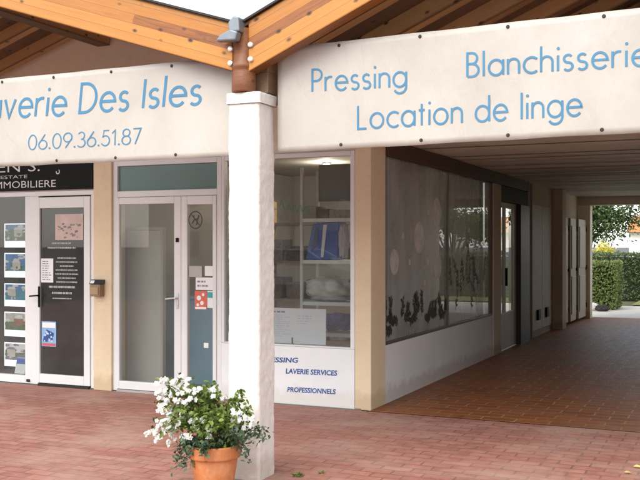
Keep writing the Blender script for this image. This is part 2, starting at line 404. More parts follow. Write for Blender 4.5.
# ------------------------------------------------------------------ the setting: ground
def sheet(name, x0, x1, y0, y1, z, m):
    return tag(MB().poly([(x0,y0,z),(x1,y0,z),(x1,y1,z),(x0,y1,z)]).build(name, m), kind='structure')
sheet('ground', -900, 900, -900, 900, -.03, M_asph)
sheet('pavement', -14, 14, -14, -.03, 0, M_pave)
sheet('passage_floor', -.02, 3.12, -.03, 12.75, .004, M_pass)
PEND = 12.5

# ------------------------------------------------------------------ shop building
bld = thing('shop_building', 'cream rendered shop building with glazed shopfronts and a covered passage at its right', 'building', (0, 0, 0))
XP0, XP1 = FX(95), FX(113)              # pilaster between the two doors
CEIL = 2.60
RIDGE_X = -3.08; EAVE_X = .15
def roof_z(x):                           # underside of the left gable's deck
    return 2.99 + .32 * (EAVE_X - RIDGE_X - abs(x - RIDGE_X))
# wall over the shopfronts up to the gable
mb = MB()
xs = [-6.3, RIDGE_X, -.003]
mb.prism([(-6.3, 2.46), (-.003, 2.46), (-.003, roof_z(-.003) - .02), (RIDGE_X, roof_z(RIDGE_X) - .02), (-6.3, roof_z(-6.3) - .02)], .02, .22)
mb.build('wall', M_wall, bld)
MB().box(XP0, XP1, -.03, .22, 0, 2.458).build('pilaster', M_pil, bld, bevel=.008)
MB().box(-.165, 0, -.0, .40, 0, 2.70).build('pilaster', M_pil, bld, bevel=.008)
MB().box(-6.3, -5.9, 0, .22, 0, 2.458).build('pilaster', M_pil, bld, bevel=.008)
# interior shell
mb = MB(); mb.box(-6.3, -.15, 4.6, 4.8, 0, 2.7); mb.box(-6.3, -6.12, .23, 4.6, 0, 2.7); mb.box(-3.12, -3.02, .23, 4.6, 0, 2.6)
mb.build('interior_wall', M_in, bld)
MB().box(-6.3, -.1, .0, 4.6, -.02, .012).build('interior_floor', M_infloor, bld)
MB().box(-6.1, -.12, .23, 4.6, 2.61, 2.7).build('interior_ceiling', M_inlight, bld)

def frame_rect(mb, x0, x1, z0, z1, wd, y0, y1):
    mb.box(x0, x0 + wd, y0, y1, z0, z1); mb.box(x1 - wd, x1, y0, y1, z0, z1)
    mb.box(x0 + wd, x1 - wd, y0, y1, z0, z0 + wd); mb.box(x0 + wd, x1 - wd, y0, y1, z1 - wd, z1)

# --- estate agency front: display window and glazed door
zT = 2.16
mb = MB()
xa, xb, xc = -5.9, FX(25), FX(38.3)
mb.box(xa, XP0, -.0, .07, zT - .055, zT); mb.box(xb, xc, .0, .07, .0, zT - .055); mb.box(XP0 - .055, XP0 - .001, .0, .07, 0, zT - .055)
mb.box(xa, xb, .0, .07, 0, .095); mb.box(xa, XP0 - .001, .0, .07, zT + .001, 2.457)
agw = mb.build('window', M_pvc, bld, bevel=.005)
MB().box(xa, xb, .03, .038, .096, zT - .056).build('pane', M_glass, agw)
MB().box(xb + .03, xb + .075, -.018, -.001, .03, .06).build('stopper', M_dmetal, agw, bevel=.005)
# door leaf
d0, d1 = FX(38.8), FX(90.5)
mb = MB(); g0, g1 = FX(40.2), FX(84.3); gz0, gz1 = FZ(60, 374.8), FZ(60, 208)
mb.box(d0, g0, -.012, .045, .03, zT - .07); mb.box(g1, d1, -.012, .045, .03, zT - .07)
mb.box(g0, g1, -.012, .045, .03, gz0); mb.box(g0, g1, -.012, .045, gz1, zT - .07)
door1 = mb.build('glass_door', M_pvc, bld, bevel=.006)
MB().box(g0, g1, .01, .018, gz0, gz1).build('pane', M_dglass, door1)
MB().box(d0 + .01, d1 - .01, -.03, .05, 0, .026).build('threshold', M_dmetal, door1)
mb = MB(); hz = FZ(36, 297)
mb.box(d0 + .006, d0 + .032, -.022, -.0125, hz - .11, hz + .12); mb.tube([(d0 + .02, -.02, hz + .02), (d0 + .02, -.065, hz + .02), (d0 - .075, -.066, hz + .012)], .0095, 8)
mb.build('handle', M_black, door1, bevel=.003)
mb = MB()
for k, (v0, v1, u0, u1, n, s) in enumerate([(241, 250, 46, 77, 2, 3), (256, 284, 55, 78, 7, 5), (284, 296, 44, 80, 2, 9), (297, 300, 49, 75, 1, 12)]):
    fuzz_lines(mb, FX(u0), FX(u1), FZ(60, v1), FZ(60, v0), n, .0045, 1, .34, s, True, .4)
mb.build('lettering', plain('grey_white_lettering', (.50, .49, .46), .6), door1)
def paper(name, u0, u1, v0, v1, m, parent, y=.005, rows=0, rm=None, seed=4):
    x0, x1, z0, z1 = FX(u0), FX(u1), FZ((u0 + u1) / 2, v1), FZ((u0 + u1) / 2, v0)
    o = MB().box(x0, x1, y - .002, y, z0, z1).build(name, m, parent)
    if rows and rm:
        b = MB(); fuzz_lines(b, x0 + .02, x1 - .02, z0 + .02, z1 - .02, rows, y - .0035, 1, .42, seed)
        t = b.build('print', rm, parent)
    return o, (x0, x1, z0, z1)
paper('notice', 40.8, 53, 258.5, 282.5, M_paper, door1, .005, 9, M_gtext, 8)
o, (x0, x1, z0, z1) = paper('poster', 41.5, 56, 321.5, 346.5, plain('poster_blue', (.24, .42, .68), .6, 0, .15, 14), door1)
o['label'] = 'blue and white poster with a red foot'
mb = MB(); mb.box(x0 + .01, x1 - .01, .0005, .002, z1 - .07, z1 - .012); mb.build('print', M_paper, door1)
mb = MB(); mb.poly([(x0 + .03, .001, z0 + .09), (x1 - .05, .001, z0 + .06), (x1 - .03, .001, z0 + .15), (x0 + .07, .001, z0 + .19)])
mb.poly([(x0 + .02, .0014, z0 + .055), (x0 + .09, .0014, z0 + .05), (x0 + .08, .0014, z0 + .1), (x0 + .03, .0014, z0 + .11)]); mb.build('print', plain('poster_navy', (.03, .07, .25), .6), door1)
mb = MB(); q = random.Random(12)
for k in range(14):
    a, b, r_ = q.uniform(x0 + .02, x1 - .03), q.uniform(z0 + .05, z1 - .09), q.uniform(.006, .018)
    mb.poly([(a + r_ * q.uniform(.6, 1.2) * math.cos(t * .9), .0004 - .00006 * k, b + r_ * q.uniform(.6, 1.2) * math.sin(t * .9)) for t in range(7)])
mb.build('print', plain('poster_pale', (.50, .62, .78), .6, 0, .3, 40), door1)
MB().box(x0 + .01, x1 - .01, .0005, .002, z0 + .008, z0 + .035).build('print', plain('poster_red', (.62, .09, .09), .6), door1)
o, (x0, x1, z0, z1) = paper('photo_sticker', 55, 83, 214, 240, plain('pale_pink_print', (.55, .42, .38), .6, 0, .12, 9), door1)
mb = MB(); q = random.Random(3)
for k in range(26):
    a, b, r = q.uniform(x0 + .03, x1 - .05), q.uniform(z0 + .01, z0 + .17), q.uniform(.01, .028)
    mb.poly([(a, .0025 - k * .00005, b), (a + r * 1.6, .0025 - k * .00005, b + r * .2), (a + r * 1.2, .0025 - k * .00005, b + r), (a - r * .2, .0025 - k * .00005, b + r * .8)])
mb.build('print', plain('sticker_grey', (.22, .2, .19), .6, 0, .4, 20), door1)

# --- laundry front: double glazed door with transom
mb = MB(); e0, e1 = XP1 + .001, FX(221.5)
fz = .06
ztr = FZ(165, 190)                      # underside of the transom
mb.box(e0, e0 + .055, 0, .07, 0, 2.455); mb.box(e1 - .055, e1, 0, .07, 0, 2.455)
mb.box(e0 + .055, e1 - .055, 0, .07, ztr - .065, ztr); mb.box(e0 + .055, e1 - .055, 0, .07, 2.40, 2.455)
dfr = mb.build('door_frame', M_pvc, bld, bevel=.005)
MB().box(e0 + .056, e1 - .056, .03, .04, ztr + .001, 2.399).build('transom_panel', M_teal, dfr)
def leaf(l0, l1, ga, gb, za, zb, zt, name='glass_door'):
    mb = MB(); mb.box(l0, ga, -.01, .05, .03, zt); mb.box(gb, l1, -.01, .05, .03, zt)
    mb.box(ga, gb, -.01, .05, .03, za); mb.box(ga, gb, -.01, .05, zb, zt)
    d = mb.build(name, M_pvc, bld, bevel=.006)
    MB().box(ga, gb, .012, .02, za, zb).build('pane', M_glass, d); return d
zt = ztr - .068
dm = FX(181.5)
door2 = leaf(e0 + .057, dm - .002, FX(119.5), FX(174.5), FZ(147, 382.5), FZ(147, 204), zt)
door3 = leaf(dm + .002, e1 - .057, FX(187.5), FX(213), FZ(200, 387), FZ(200, 204.5), zt)
MB().box(e0 + .06, e1 - .06, -.02, .05, 0, .026).build('threshold', M_steel, door2)
hz = FZ(178, 298); hx = FX(178)
mb = MB(); mb.box(hx - .016, hx + .016, -.018, -.0105, hz - .11, hz + .05)
mb.tube([(hx, -.016, hz), (hx, -.06, hz), (hx - .03, -.064, hz), (hx - .115, -.062, hz - .012)], .011, 8)
mb.build('handle', M_steel, door2, bevel=.003)
MB().tube([(hx, -.0105, hz - .075), (hx, -.024, hz - .075)], .014, 12).build('lock', M_steel, door2)
mb = MB(); zz = FZ(178, 240); mb.box(hx - .018, hx + .018, -.02, -.0105, zz - .022, zz + .022); mb.build('latch', M_black, door2, bevel=.003)
# stickers on the narrow leaf
paper('card', 188.5, 201.5, 266, 277, plain('grey_card', (.42, .41, .38), .6), door3, .008)
paper('card', 204.5, 212.3, 266, 276, M_paper, door3, .008)
paper('card', 195.5, 213, 277.5, 290, M_paper, door3, .0045, 2, M_gtext, 21)
o, (x0, x1, z0, z1) = paper('sticker', 194.5, 206.5, 291, 309.5, plain('sticker_red', (.66, .13, .08), .5, 0, .2, 30), door3, .008)
o['label'] = 'red and white sticker'
mb = MB()
for (a, b, r) in ((.35, .62, .026), (.6, .35, .022), (.7, .8, .016), (.25, .25, .016)):
    cx, cz = x0 + (x1 - x0) * a, z0 + (z1 - z0) * b
    mb.poly([(cx + r * math.cos(t * .628), .0045, cz + r * math.sin(t * .628)) for t in range(10)])
mb.box(x0 + .006, x1 - .006, .0035, .005, z0 + .004, z0 + .026); mb.build('print', M_paper, door3)
o, (x0, x1, z0, z1) = paper('sticker', 207, 213, 291, 308, M_paper, door3, .0085)
MB().box(x0 + .004, x1 - .004, .0035, .005, z1 - .07, z1 - .012).build('print', plain('sticker_teal', (.05, .36, .36), .5), door3)
paper('sticker', 203.5, 208, 343, 348, M_paper, door3, .008)
cx, cz, r = FX(195), FZ(195, 220), .078
mb = MB()
def flat_put(y): return lambda p, layer: (p[0], y - .0004 * layer, p[1])
ribbon(mb, arc(cx, cz, r, r * 1.12, 0, 360, 32), .011, flat_put(.0085), 0)
ribbon(mb, [(cx - .04, cz - .035), (cx - .012, cz + .005), (cx + .03, cz + .012), (cx + .042, cz + .05)], .014, flat_put(.0085), 1)
ribbon(mb, [(cx + .028, cz + .012), (cx + .012, cz - .05)], .012, flat_put(.0085), 2); ribbon(mb, [(cx - .012, cz + .006), (cx - .02, cz + .05)], .012, flat_put(.0085), 3)
ribbon(mb, [(cx + .05, cz - .055), (cx - .05, cz + .06)], .009, flat_put(.008), 4)
mb.build('emblem', plain('emblem_brown', (.05, .04, .035), .6), door3)

# --- laundry shop window and the white lettered panel under it
f0, f1 = e1 + .001, -.166
zs = .572
mb = MB(); mb.box(f0, f0 + .03, -.0, .07, zs, 2.457); mb.box(f1 - .045, f1, -.0, .07, zs, 2.457)
mb.box(f0 + .03, f1 - .045, 0, .07, 2.41, 2.457); mb.box(f0 + .03, f1 - .045, 0, .07, zs, zs + .014)
shopw = mb.build('shop_window', M_pvc, bld, bevel=.004)
MB().box(f0 + .03, f1 - .045, .03, .038, zs + .0145, 2.409).build('pane', M_glass, shopw)
pan = MB().box(f0, f1, -.004, .09, 0.006, zs - .002).build('window_panel', M_white, bld, bevel=.004)
def on_panel(t, u0, u1, v0, v1, hgt):
    x0, x1 = FX(u0), FX(u1); za, zb = FZ(u0, v0), FZ(u1, v1)
    font_text(t, x0, za, x1 - x0, hgt, -.0065, 'lettering', M_navy, pan, .028, (zb - za) / (x1 - x0) , .12)
on_panel('PRESSING', 262, 298.5, 362, 362.8, .05)
on_panel('LAVERIE SERVICES', 286, 337.5, 373.5, 375.8, .052)
on_panel('PROFESSIONNELS', 287.5, 336, 391.8, 394.3, .05)
mb = MB()          # green handwriting-like scroll stuck on the pane
pts = []
for k in range(60):
    t = k / 59; pts.append((FX(279) + t * (FX(312) - FX(279)), FZ(290, 205) - t * .06 + .045 * math.sin(t * 34) * (1 - .5 * t)))
ribbon(mb, pts, .009, lambda p, l: (p[0], .0265, p[1]), 0); mb.build('decal', plain('decal_green', (.06, .17, .11), .6), shopw)

# --- passage side: low wall, two tinted panes, pilaster, recessed door, cupboards, piers, folded gate
yA, yB, yC = .41, WY(449), WY(493)
zS0 = .575
MB().box(-.12, -.004, .402, yC, 0, zS0).build('low_wall', M_lowwall, bld, bevel=.004)
mb = MB(); mb.box(-.12, .03, .402, WY(528), 2.44, CEIL - .002); lint = mb.build('lintel', timber('black_brown_wood', [(.02, .012, .008), (.05, .028, .017), (.09, .05, .03)], .6, .3), bld, bevel=.006)
mb = MB()
for (a, b) in ((.402, .44), (yB - .018, yB + .018), (yC - .04, yC)): mb.box(-.06, -.006, a, b, zS0 + .03, 2.438)
mb.box(-.06, -.006, .402, yC, zS0 + .001, zS0 + .03)
pwin = mb.build('passage_window', plain('bronze_frame', (.11, .09, .075), .45, .3), bld, bevel=.004)
MB().box(-.036, -.03, .441, yB - .019, zS0 + .031, 2.437).build('pane', M_hglass, pwin)
MB().box(-.036, -.03, yB + .019, yC - .041, zS0 + .031, 2.437).build('pane', M_hglass, pwin)
M_frost = film('frosted_film', (.74, .72, .68), .5)
M_frost2 = film('faint_frosted_film', (.70, .70, .66), .26)
M_vine = plain('dark_vinyl', (.018, .022, .016), .6, 0, .3, 20)
def bubble(u, v, r, m, k=1.0):
    y, z = WY(u), WZ(u, v); b = MB()
    b.poly([(-.0275, y + r * math.cos(t * .2094), z + r * k * math.sin(t * .2094)) for t in range(30)])
    b.build('bubble_decal', m, pwin)
    b = MB(); ribbon(b, [(y + r * math.cos(t * .2094), z + r * k * math.sin(t * .2094)) for t in range(31)], .012, lambda p, l: (-.0265, p[0], p[1]), 0); b.build('bubble_outline', M_frost, pwin)
for u, v, r in ((397, 262, .125), (421.5, 237.5, .165), (439, 212, .16), (440, 267, .145), (405.5, 236, .028), (430, 262, .03), (412, 262, .03), (427, 283, .035), (430.5, 212, .02)):
    bubble(u, v, r, M_frost)
for u, v, r, k in ((462, 246, .30, 1.5), (482.5, 283, .30, 1.75)): bubble(u, v, r, M_frost2, k)
mb = MB(); q = random.Random(11)
def sprig(y, z, ang, ln, lay):
    mb = MB(); pts = []; a = ang; p = Vector((y, z))
    for k in range(9):
        pts.append(tuple(p)); p = p + Vector((math.cos(a), math.sin(a))) * ln / 8; a += q.uniform(-.25, .35)
    ribbon(mb, pts, .008, lambda p, l: (-.0272 + .0002 * (l % 6), p[0], p[1]), lay)
    for k in range(1, 9):
        for s in (-1, 1):
            c = Vector(pts[k]); t = a * 0 + math.atan2(pts[k][1] - pts[k - 1][1], pts[k][0] - pts[k - 1][0]) + s * q.uniform(.6, 1.1)
            d = Vector((math.cos(t), math.sin(t))); n = Vector((-d.y, d.x)); l = q.uniform(.04, .09)
            P = [c, c + d * l * .5 + n * l * .22, c + d * l, c + d * l * .5 - n * l * .22]
            mb.poly([(-.0262 + .0002 * (k % 5) + .0001 * s, a_.x, a_.y) for a_ in P])
    mb.build('vine_decal', M_vine, pwin)
for k in range(24):
    y = .5 + (yB - .6) * k / 23; sprig(y, zS0 + q.uniform(.12, .24), q.uniform(-.3, 3.3), q.uniform(.13, .25), k)
for k in range(13):
    y = yB + .25 + (yC - yB - .7) * k / 12; sprig(y, zS0 + q.uniform(.12, .5), q.uniform(.5, 2.5), q.uniform(.3, .55), k)
# pilaster after the panes
yD = WY(500.5)
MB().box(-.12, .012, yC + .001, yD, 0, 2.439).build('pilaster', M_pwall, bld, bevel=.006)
# recessed shop door with dark shutter box over it
yE, yF = WY(519), WY(528)
sb = MB().box(-.12, .0, yD + .001, yF, WZ(512, 203), 2.439).build('shutter_box', M_black, bld, bevel=.006)
mb = MB(); dz = WZ(512, 203) - .002
mb.box(-.1, -.045, yD + .002, yD + .09, .01, dz); mb.box(-.1, -.045, yE - .12, yE, .01, dz); mb.box(-.1, -.045, yD + .09, yE - .12, .01, .55); mb.box(-.1, -.045, yD + .09, yE - .12, dz - .08, dz)
mb.box(-.1, -.045, yD + .48, yD + .54, .55, dz - .08)
pd = mb.build('passage_door', plain('door_white', (.50, .48, .45), .5, 0, .06), bld, bevel=.005)
mb = MB(); mb.box(-.075, -.068, yD + .09, yD + .48, .551, dz - .081); mb.box(-.075, -.068, yD + .54, yE - .12, .551, dz - .081); mb.build('pane', M_dglass, pd)
MB().box(-.044, -.012, yD + .485, yD + .535, .95, 1.22).build('handle', M_black, pd, bevel=.006)
mb = MB(); mb.box(-.12, .03, yE + .001, yF, 0, dz); mb.build('shutter_rail', M_dmetal, bld, bevel=.004)
# rear wall with cupboard doors
yG, yH = WY(529), WY(552)
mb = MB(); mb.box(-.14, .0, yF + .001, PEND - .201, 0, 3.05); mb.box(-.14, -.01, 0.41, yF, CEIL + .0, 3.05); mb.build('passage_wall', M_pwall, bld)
mb = MB(); c0, c1, c2 = yF + .25, WY(541), yH - .12
cup = MB(); cup.box(.001, .022, c0, c1 - .008, .12, 2.25); cup.box(.001, .022, c1 + .008, c2, .12, 2.25)
cup = cup.build('cupboard_door', plain('cupboard_beige', (.42, .36, .27), .6, 0, .1), bld, bevel=.004)
for yy in (WY(536.5), WY(545)):
    MB().box(.023, .06, yy - .1, yy + .1, WZ(540, 318.5) , WZ(540, 308.5)).build('handle', M_black, cup, bevel=.008)
mb = MB(); mb.box(.001, .012, c1 + .15, c2 - .05, 1.4, 2.1); mb.build('notice_board', plain('board_brown', (.28, .20, .13), .7), bld)
MB().tube([(.03, yF + .12, .0), (.03, yF + .12, 2.58)], .018, 8).build('pipe', plain('pipe_grey', (.36, .33, .29), .5), bld, smooth=True)
# pier sticking out, and the gate leaves folded against it
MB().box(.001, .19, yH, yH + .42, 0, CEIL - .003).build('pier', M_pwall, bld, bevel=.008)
M_gate = plain('gate_paint', (.42, .35, .26), .55, 0, .1, 5)
def gate_leaf(y0, y1, x):
    mb = MB(); mb.box(x, x + .045, y0, y1, .06, 2.1)
    for (a, b) in ((.2, .95), (1.1, 1.95)): mb.box(x + .046, x + .06, y0 + .09, y1 - .09, a, b)
    g = mb.build('gate_leaf', M_gate, bld, bevel=.006)
    for z in (.3, 1.1, 1.9): MB().tube([(x + .055, y1 - .02, z - .05), (x + .055, y1 - .02, z + .05)], .02, 8).build('hinge', M_black, g)
    return g
gate_leaf(yH + .46, yH + 1.15, .06); gate_leaf(yH + 1.2, yH + 1.9, .1)
gate_leaf(yH + 1.95, PEND - .28, .14)
MB().box(.001, .27, PEND - .22, PEND + .1, 0, 2.42).build('pier', M_wall, bld, bevel=.01)
mb = MB(); mb.box(-.14, 3.12, PEND - .2, PEND + .1, 2.421, 4.6); mb.build('lintel', M_pwall, bld, bevel=.008)
# far side of the passage (mostly out of view) and its boarded ceiling
mb = MB(); mb.box(3.1, 3.3, 0, PEND + .1, 0, 3.4); mb.box(3.301, 6.5, 0, .2, 0, 3.0); mb.build('passage_wall', M_wall, bld)
mb = MB(); q = random.Random(5); y = .04
while y < PEND - .25:
    wd = .185; dz = q.uniform(-.004, .004); gap = .010 if q.random() < .7 else .03
    if y + wd > PEND - .21: break
    sg = q.uniform(-.006, .006)
    mb.poly([(.002, y, CEIL + dz), (.002, y + wd, CEIL + dz + sg), (3.098, y + wd, CEIL + dz + sg), (3.098, y, CEIL + dz)])
    n = len(mb.v); mb.box(.002, 3.098, y, y + wd, CEIL + dz + .008, CEIL + dz + .022)
    y += wd + gap
mb.box(.002, 3.098, .02, PEND - .21, CEIL + .05, CEIL + .085)
mb.build('passage_ceiling', plain('ceiling_boards', (.74, .70, .63), .55, 0, .14, 2.5), bld)
MB().box(.0, 3.1, -.02, .038, 2.56, 2.78).build('fascia_board', M_dark, bld)

# --- sign of the estate agency, wall box, listing panels
sg = thing('shop_sign', 'black estate agency sign with white capitals above the left door', 'sign', (-4.2, -.01, zT + .02))
MB().box(-5.9, XP0 - .005, -.035, -.002, FZ(50, 190.2), 2.45).build('board', M_black, sg, bevel=.003)
zl = FZ(20, 188)
for t, ua, ub, v, h in (('IMMOBILIERE', -5, 58, 188.2, .077), ('ESTATE', 3, 29.5, 178.6, .036), ('EDEN S.', -24, 42, 172.2, .12)):
    x0, x1 = FX(ua), FX(ub); font_text(t, x0, FZ(20, v), x1 - x0, h, -.0365, 'lettering', M_wtext, sg, -.006)
mb = MB(); cx, cz = FX(60), FZ(60, 172); ribbon(mb, arc(cx, cz, .022, .022, -200, 60, 14), .012, flat_put(-.0365), 0); mb.build('lettering', M_wtext, sg)

bx = thing('wall_ashtray', 'small brown metal box fixed to the cream pilaster between the doors', 'wall box', (FX(101.5), -.03, FZ(101, 296)))
x0, x1, z0, z1 = FX(96.5), FX(106.5), FZ(101, 296), FZ(101, 284)
MB().box(x0, x1, -.115, -.031, z0, z1).build('box', plain('box_bronze', (.28, .18, .10), .4, .4), bx, bevel=.008)
MB().box(x0 + .012, x1 - .02, -.122, -.116, z0 + .02, z1 - .03).build('plate', plain('box_plate', (.36, .25, .15), .4, .4), bx, bevel=.002)
MB().prism([(-.125, z1 + .002), (-.031, z1 + .002), (-.031, z1 + .05), (-.09, z1 + .05)], x0 - .006, x1 + .006, 'x').build('lid', plain('lid_dark', (.06, .06, .075), .35, .4), bx, bevel=.004)
MB().prism([(-.128, z1 + .012), (-.12, z1 + .012), (-.102, z1 + .042), (-.11, z1 + .042)], x0 + .01, x0 + .06, 'x').build('sticker', M_paper, bx)

M_sky = emitter('listing_sky', (.18, .38, .72), .5)
rows = [(223.5, 247.5), (253, 277.5), (283.5, 306.5), (312, 336.5), (342.5, 366.5)]
P_c = [plain('print_white', (.8, .8, .8), .6), plain('print_blue', (.10, .28, .60), .5, 0, .3, 12), plain('print_green', (.10, .20, .09), .5, 0, .4, 20),
       plain('print_cream', (.62, .58, .50), .5, 0, .2, 12), plain('print_sea', (.08, .30, .42), .5, 0, .3, 14), plain('print_brick', (.38, .15, .10), .5, 0, .3, 20), plain('print_mauve', (.30, .24, .36), .5, 0, .3, 20)]
where = ['topmost', 'second from the top', 'middle', 'fourth from the top', 'lowest']
what = ['a house behind green trees', 'a white house by the sea', 'a blue bay', 'a brick house under a pale sky', 'a mauve garden']
for k, (v0, v1) in enumerate(rows):
    Yp = .16; x0, x1, z0, z1 = FX(4.6, Yp), FX(28.5, Yp), FZ(16, v1, Yp), FZ(16, v0, Yp)
    t = thing('listing_panel', 'lit listing showing %s, %s of five' % (what[k], where[k]), 'display panel', ((x0 + x1) / 2, Yp, z0), 'lit property listings in the agency window')
    MB().box(x0 - .012, x1 + .012, Yp + .001, Yp + .014, z0 - .035, z1 + .02).build('frame', M_black, t, bevel=.003)
    MB().box(x0, x1, Yp - .004, Yp, z0, z1).build('sheet', emitter('lit_sheet', (.80, .84, .90), .45), t)
    mb = MB(); q = random.Random(20 + k); a0, a1, b0, b1 = x0 + .015, x1 - .008, z0 + .075, z1 - .012
    y = Yp - .005
    mb.mi = 0; mb.poly([(a0, y, b0), (a1, y, b0), (a1, y, b1), (a0, y, b1)])
    hz = b0 + (b1 - b0) * q.uniform(.3, .55)
    def patch(mi, cx, cz, rx, rz):
        global y
        y -= .0003; mb.mi = mi; n = 9; t0 = q.uniform(0, 6)
        mb.poly([(min(max(cx + rx * q.uniform(.6, 1.1) * math.cos(t0 + a * 6.283 / n), a0), a1), y, min(max(cz + rz * q.uniform(.6, 1.1) * math.sin(t0 + a * 6.283 / n), b0), b1)) for a in range(n)])
    for j in range(5): patch(4, q.uniform(a0, a1), q.uniform(hz, b1), .05, .018)          # clouds
    y -= .0004; mb.mi = 1; mb.poly([(a0, y, b0), (a1, y, b0), (a1, y, hz), (a0, y, hz - .012)])
    for j in range(9): patch(2 if j % 3 else 3, q.uniform(a0, a1), q.uniform(b0, hz + .03), q.uniform(.015, .05), q.uniform(.012, .035))
    a = q.uniform(a0 + .02, a1 - .16); y -= .0004; mb.mi = 3; mb.poly([(a, y, hz - .05), (a + .12, y, hz - .055), (a + .12, y, hz + .03), (a, y, hz + .032)])
    y -= .0004; mb.mi = 4; mb.poly([(a - .01, y, hz + .03), (a + .13, y, hz + .028), (a + .1, y, hz + .055), (a + .02, y, hz + .057)])
    for j in range(8): patch(2 if j % 2 else 1, q.uniform(a0, a1), q.uniform(b0, hz - .02), q.uniform(.01, .035), q.uniform(.008, .02))
    sets = [(1, 2, 2, 3, 0), (1, 4, 2, 3, 0), (1, 4, 4, 3, 0), (3, 2, 2, 5, 0), (0, 6, 2, 3, 6)][k]
    mb.build('photo', [P_c[i] for i in sets], t)
lt = thing('leaflet_stand', 'white leaflet stand with a blue top at the foot of the agency window', 'leaflet stand', (FX(20), .1, .1))
x0, x1 = FX(16, .1), FX(26, .1); z0, z1 = .1, FZ(20, 358, .1)
MB().prism([(.075, z0), (.16, z0), (.15, z1), (.12, z1)], x0, x1, 'x').build('body', M_paper, lt)
MB().prism([(.099, z0 + (z1 - z0) * .62), (.104, z0 + (z1 - z0) * .62), (.119, z1 - .004), (.114, z1 - .004)], x0 + .004, x1 - .004, 'x').build('leaflet', plain('leaflet_blue', (.03, .12, .52), .5), lt)

# ------------------------------------------------------------------ things inside the laundry
scr = thing('film_panel', 'pale grey panel standing in for the grey film on the laundry door glass', 'screen', (-2.55, .35, 0))  # panel behind the pane, standing in for a grey film on it
MB().box(FX(112, .35), FX(161, .35), .35, .39, .05, 1.72).build('panel', plain('screen_grey', (.60, .58, .53), .7, 0, .06, 2), scr)
mb = MB(); frame_rect(mb, FX(112, .35) - .03, FX(161, .35) + .03, .015, 1.755, .03, .34, .40); mb.build('frame', M_inlight, scr)
ct = thing('shop_counter', 'blue laminate counter inside the laundry door', 'counter', (-1.9, .75, 0))
MB().box(FX(161, .7), FX(219, .7), .7, 1.0 - .02, .012, FZ(190, 299, .7)).build('body', M_counter, ct, bevel=.006)
MB().box(FX(161, .7) - .03, FX(219, .7), .67, 1.0 - .02, FZ(190, 299, .7) + .001, FZ(190, 299, .7) + .03).build('top', plain('counter_top', (.30, .44, .50), .3), ct, bevel=.005)

rk = thing('shelf_rack', 'white metal shelf rack full of laundry behind the shop window', 'shelf rack', (-.6, .8, 0))
RX0, RX1, RY0, RY1 = FX(300, .55), -.18, .55, .98
mb = MB()
for xx in (RX0, RX1 - .03):
    for yy in (RY0, RY1 - .03): MB().box(xx, xx + .03, yy, yy + .03, .012, FZ(300, 168, .55)).build('post', plain('rack_white', (.58, .57, .54), .45), rk)
shelf_z = [FZ(330, v, RY0) for v in (345, 335, 304, 262, 220)]
for z in shelf_z[1:]: MB().box(RX0 + .031, RX1 - .031, RY0, RY1, z - .018, z + .018).build('shelf', M_pvc, rk)
MB().box(RX0 + .031, RX1 - .031, RY1 - .02, RY1, FZ(330, 201, .9), FZ(330, 164, .9)).build('back_panel', plain('panel_grey', (.19, .185, .175), .6), rk)
def blob(name, c, r, m, label, cat, seed, amp=.25, sc=2.5, parent=None):
    bm = bmesh.new(); bmesh.ops.create_icosphere(bm, subdivisions=4, radius=1)
    for v in bm.verts:
        d = v.co.normalized(); k = 1 + amp * noise.noise(d * sc + Vector((seed, 0, 0))) + amp * .4 * noise.noise(d * sc * 3 + Vector((seed, 3, 0)))
        e = 1 / max(1e-6, (abs(d.x) ** 3 + abs(d.y) ** 3 + abs(d.z) ** 3)) ** (1 / 3)
        v.co = Vector((d.x * r[0], d.y * r[1], d.z * r[2])) * k * e
    zmin = min(v.co.z for v in bm.verts)
    for v in bm.verts: v.co.z -= zmin
    me = bpy.data.meshes.new(name); bm.to_mesh(me); bm.free(); me.materials.append(m)
    me.polygons.foreach_set('use_smooth', [True] * len(me.polygons))
    o = bpy.data.objects.new(name, me); C.objects.link(o); o.location = c
    return tag(o, label, cat)
zsh = shelf_z[3] + .019
bag = thing('laundry_bag', 'blue carrier bag with a white stripe standing on the upper rack shelf', 'bag', (FX(325, .7), .7, zsh))
x0, x1 = FX(309, .68), FX(341, .68); zt = FZ(325, 221, .68)
MB().prism([(x0 - .02, zsh), (x1 - .02, zsh), (x1, zt), (x0 + .06, zt - .03)], .63, .82).build('body', plain('bag_blue', (.03, .11, .46), .45, 0, .3, 9), bag, bevel=.015)
MB().prism([(x0 + .16, zsh + .03), (x0 + .19, zsh + .03), (x0 + .23, zt - .04), (x0 + .19, zt - .04)], .622, .628).build('stripe', M_paper, bag)
MB().prism([(x0 + .05, zsh + .08), (x0 + .12, zsh + .16), (x0 + .13, zt - .06), (x0 + .1, zt - .06)], .622, .629).build('fold_shade', plain('bag_shade_blue', (.02, .04, .13), .6), bag)  # flat dark strip, the shade of a crease put into its colour
MB().tube([(x0 + .1, .7, zt - .03), (x0 + .05, .68, zt + .045), (x0 + .0, .66, zt + .0)], .008, 6).build('handle', plain('bag_mauve', (.25, .18, .38), .5), bag)
zsh = shelf_z[2] + .019
blob('folded_duvet', (FX(329, .75), .76, zsh), (.225, .18, .115), plain('duvet_white', (.60, .58, .53), .85, 0, .1, 14, .5), 'white quilted duvet folded on the middle rack shelf', 'duvet', 3.1, .22, 2.8)
blob('folded_sheet', (FX(332, .75), .75, zsh - .0), (.21, .16, .03), plain('towel_grey', (.42, .43, .44), .9, 0, .1, 20, .5), 'flat grey folded sheet under the white duvet', 'sheet', 9.3, .15)
zsh = shelf_z[1] + .019
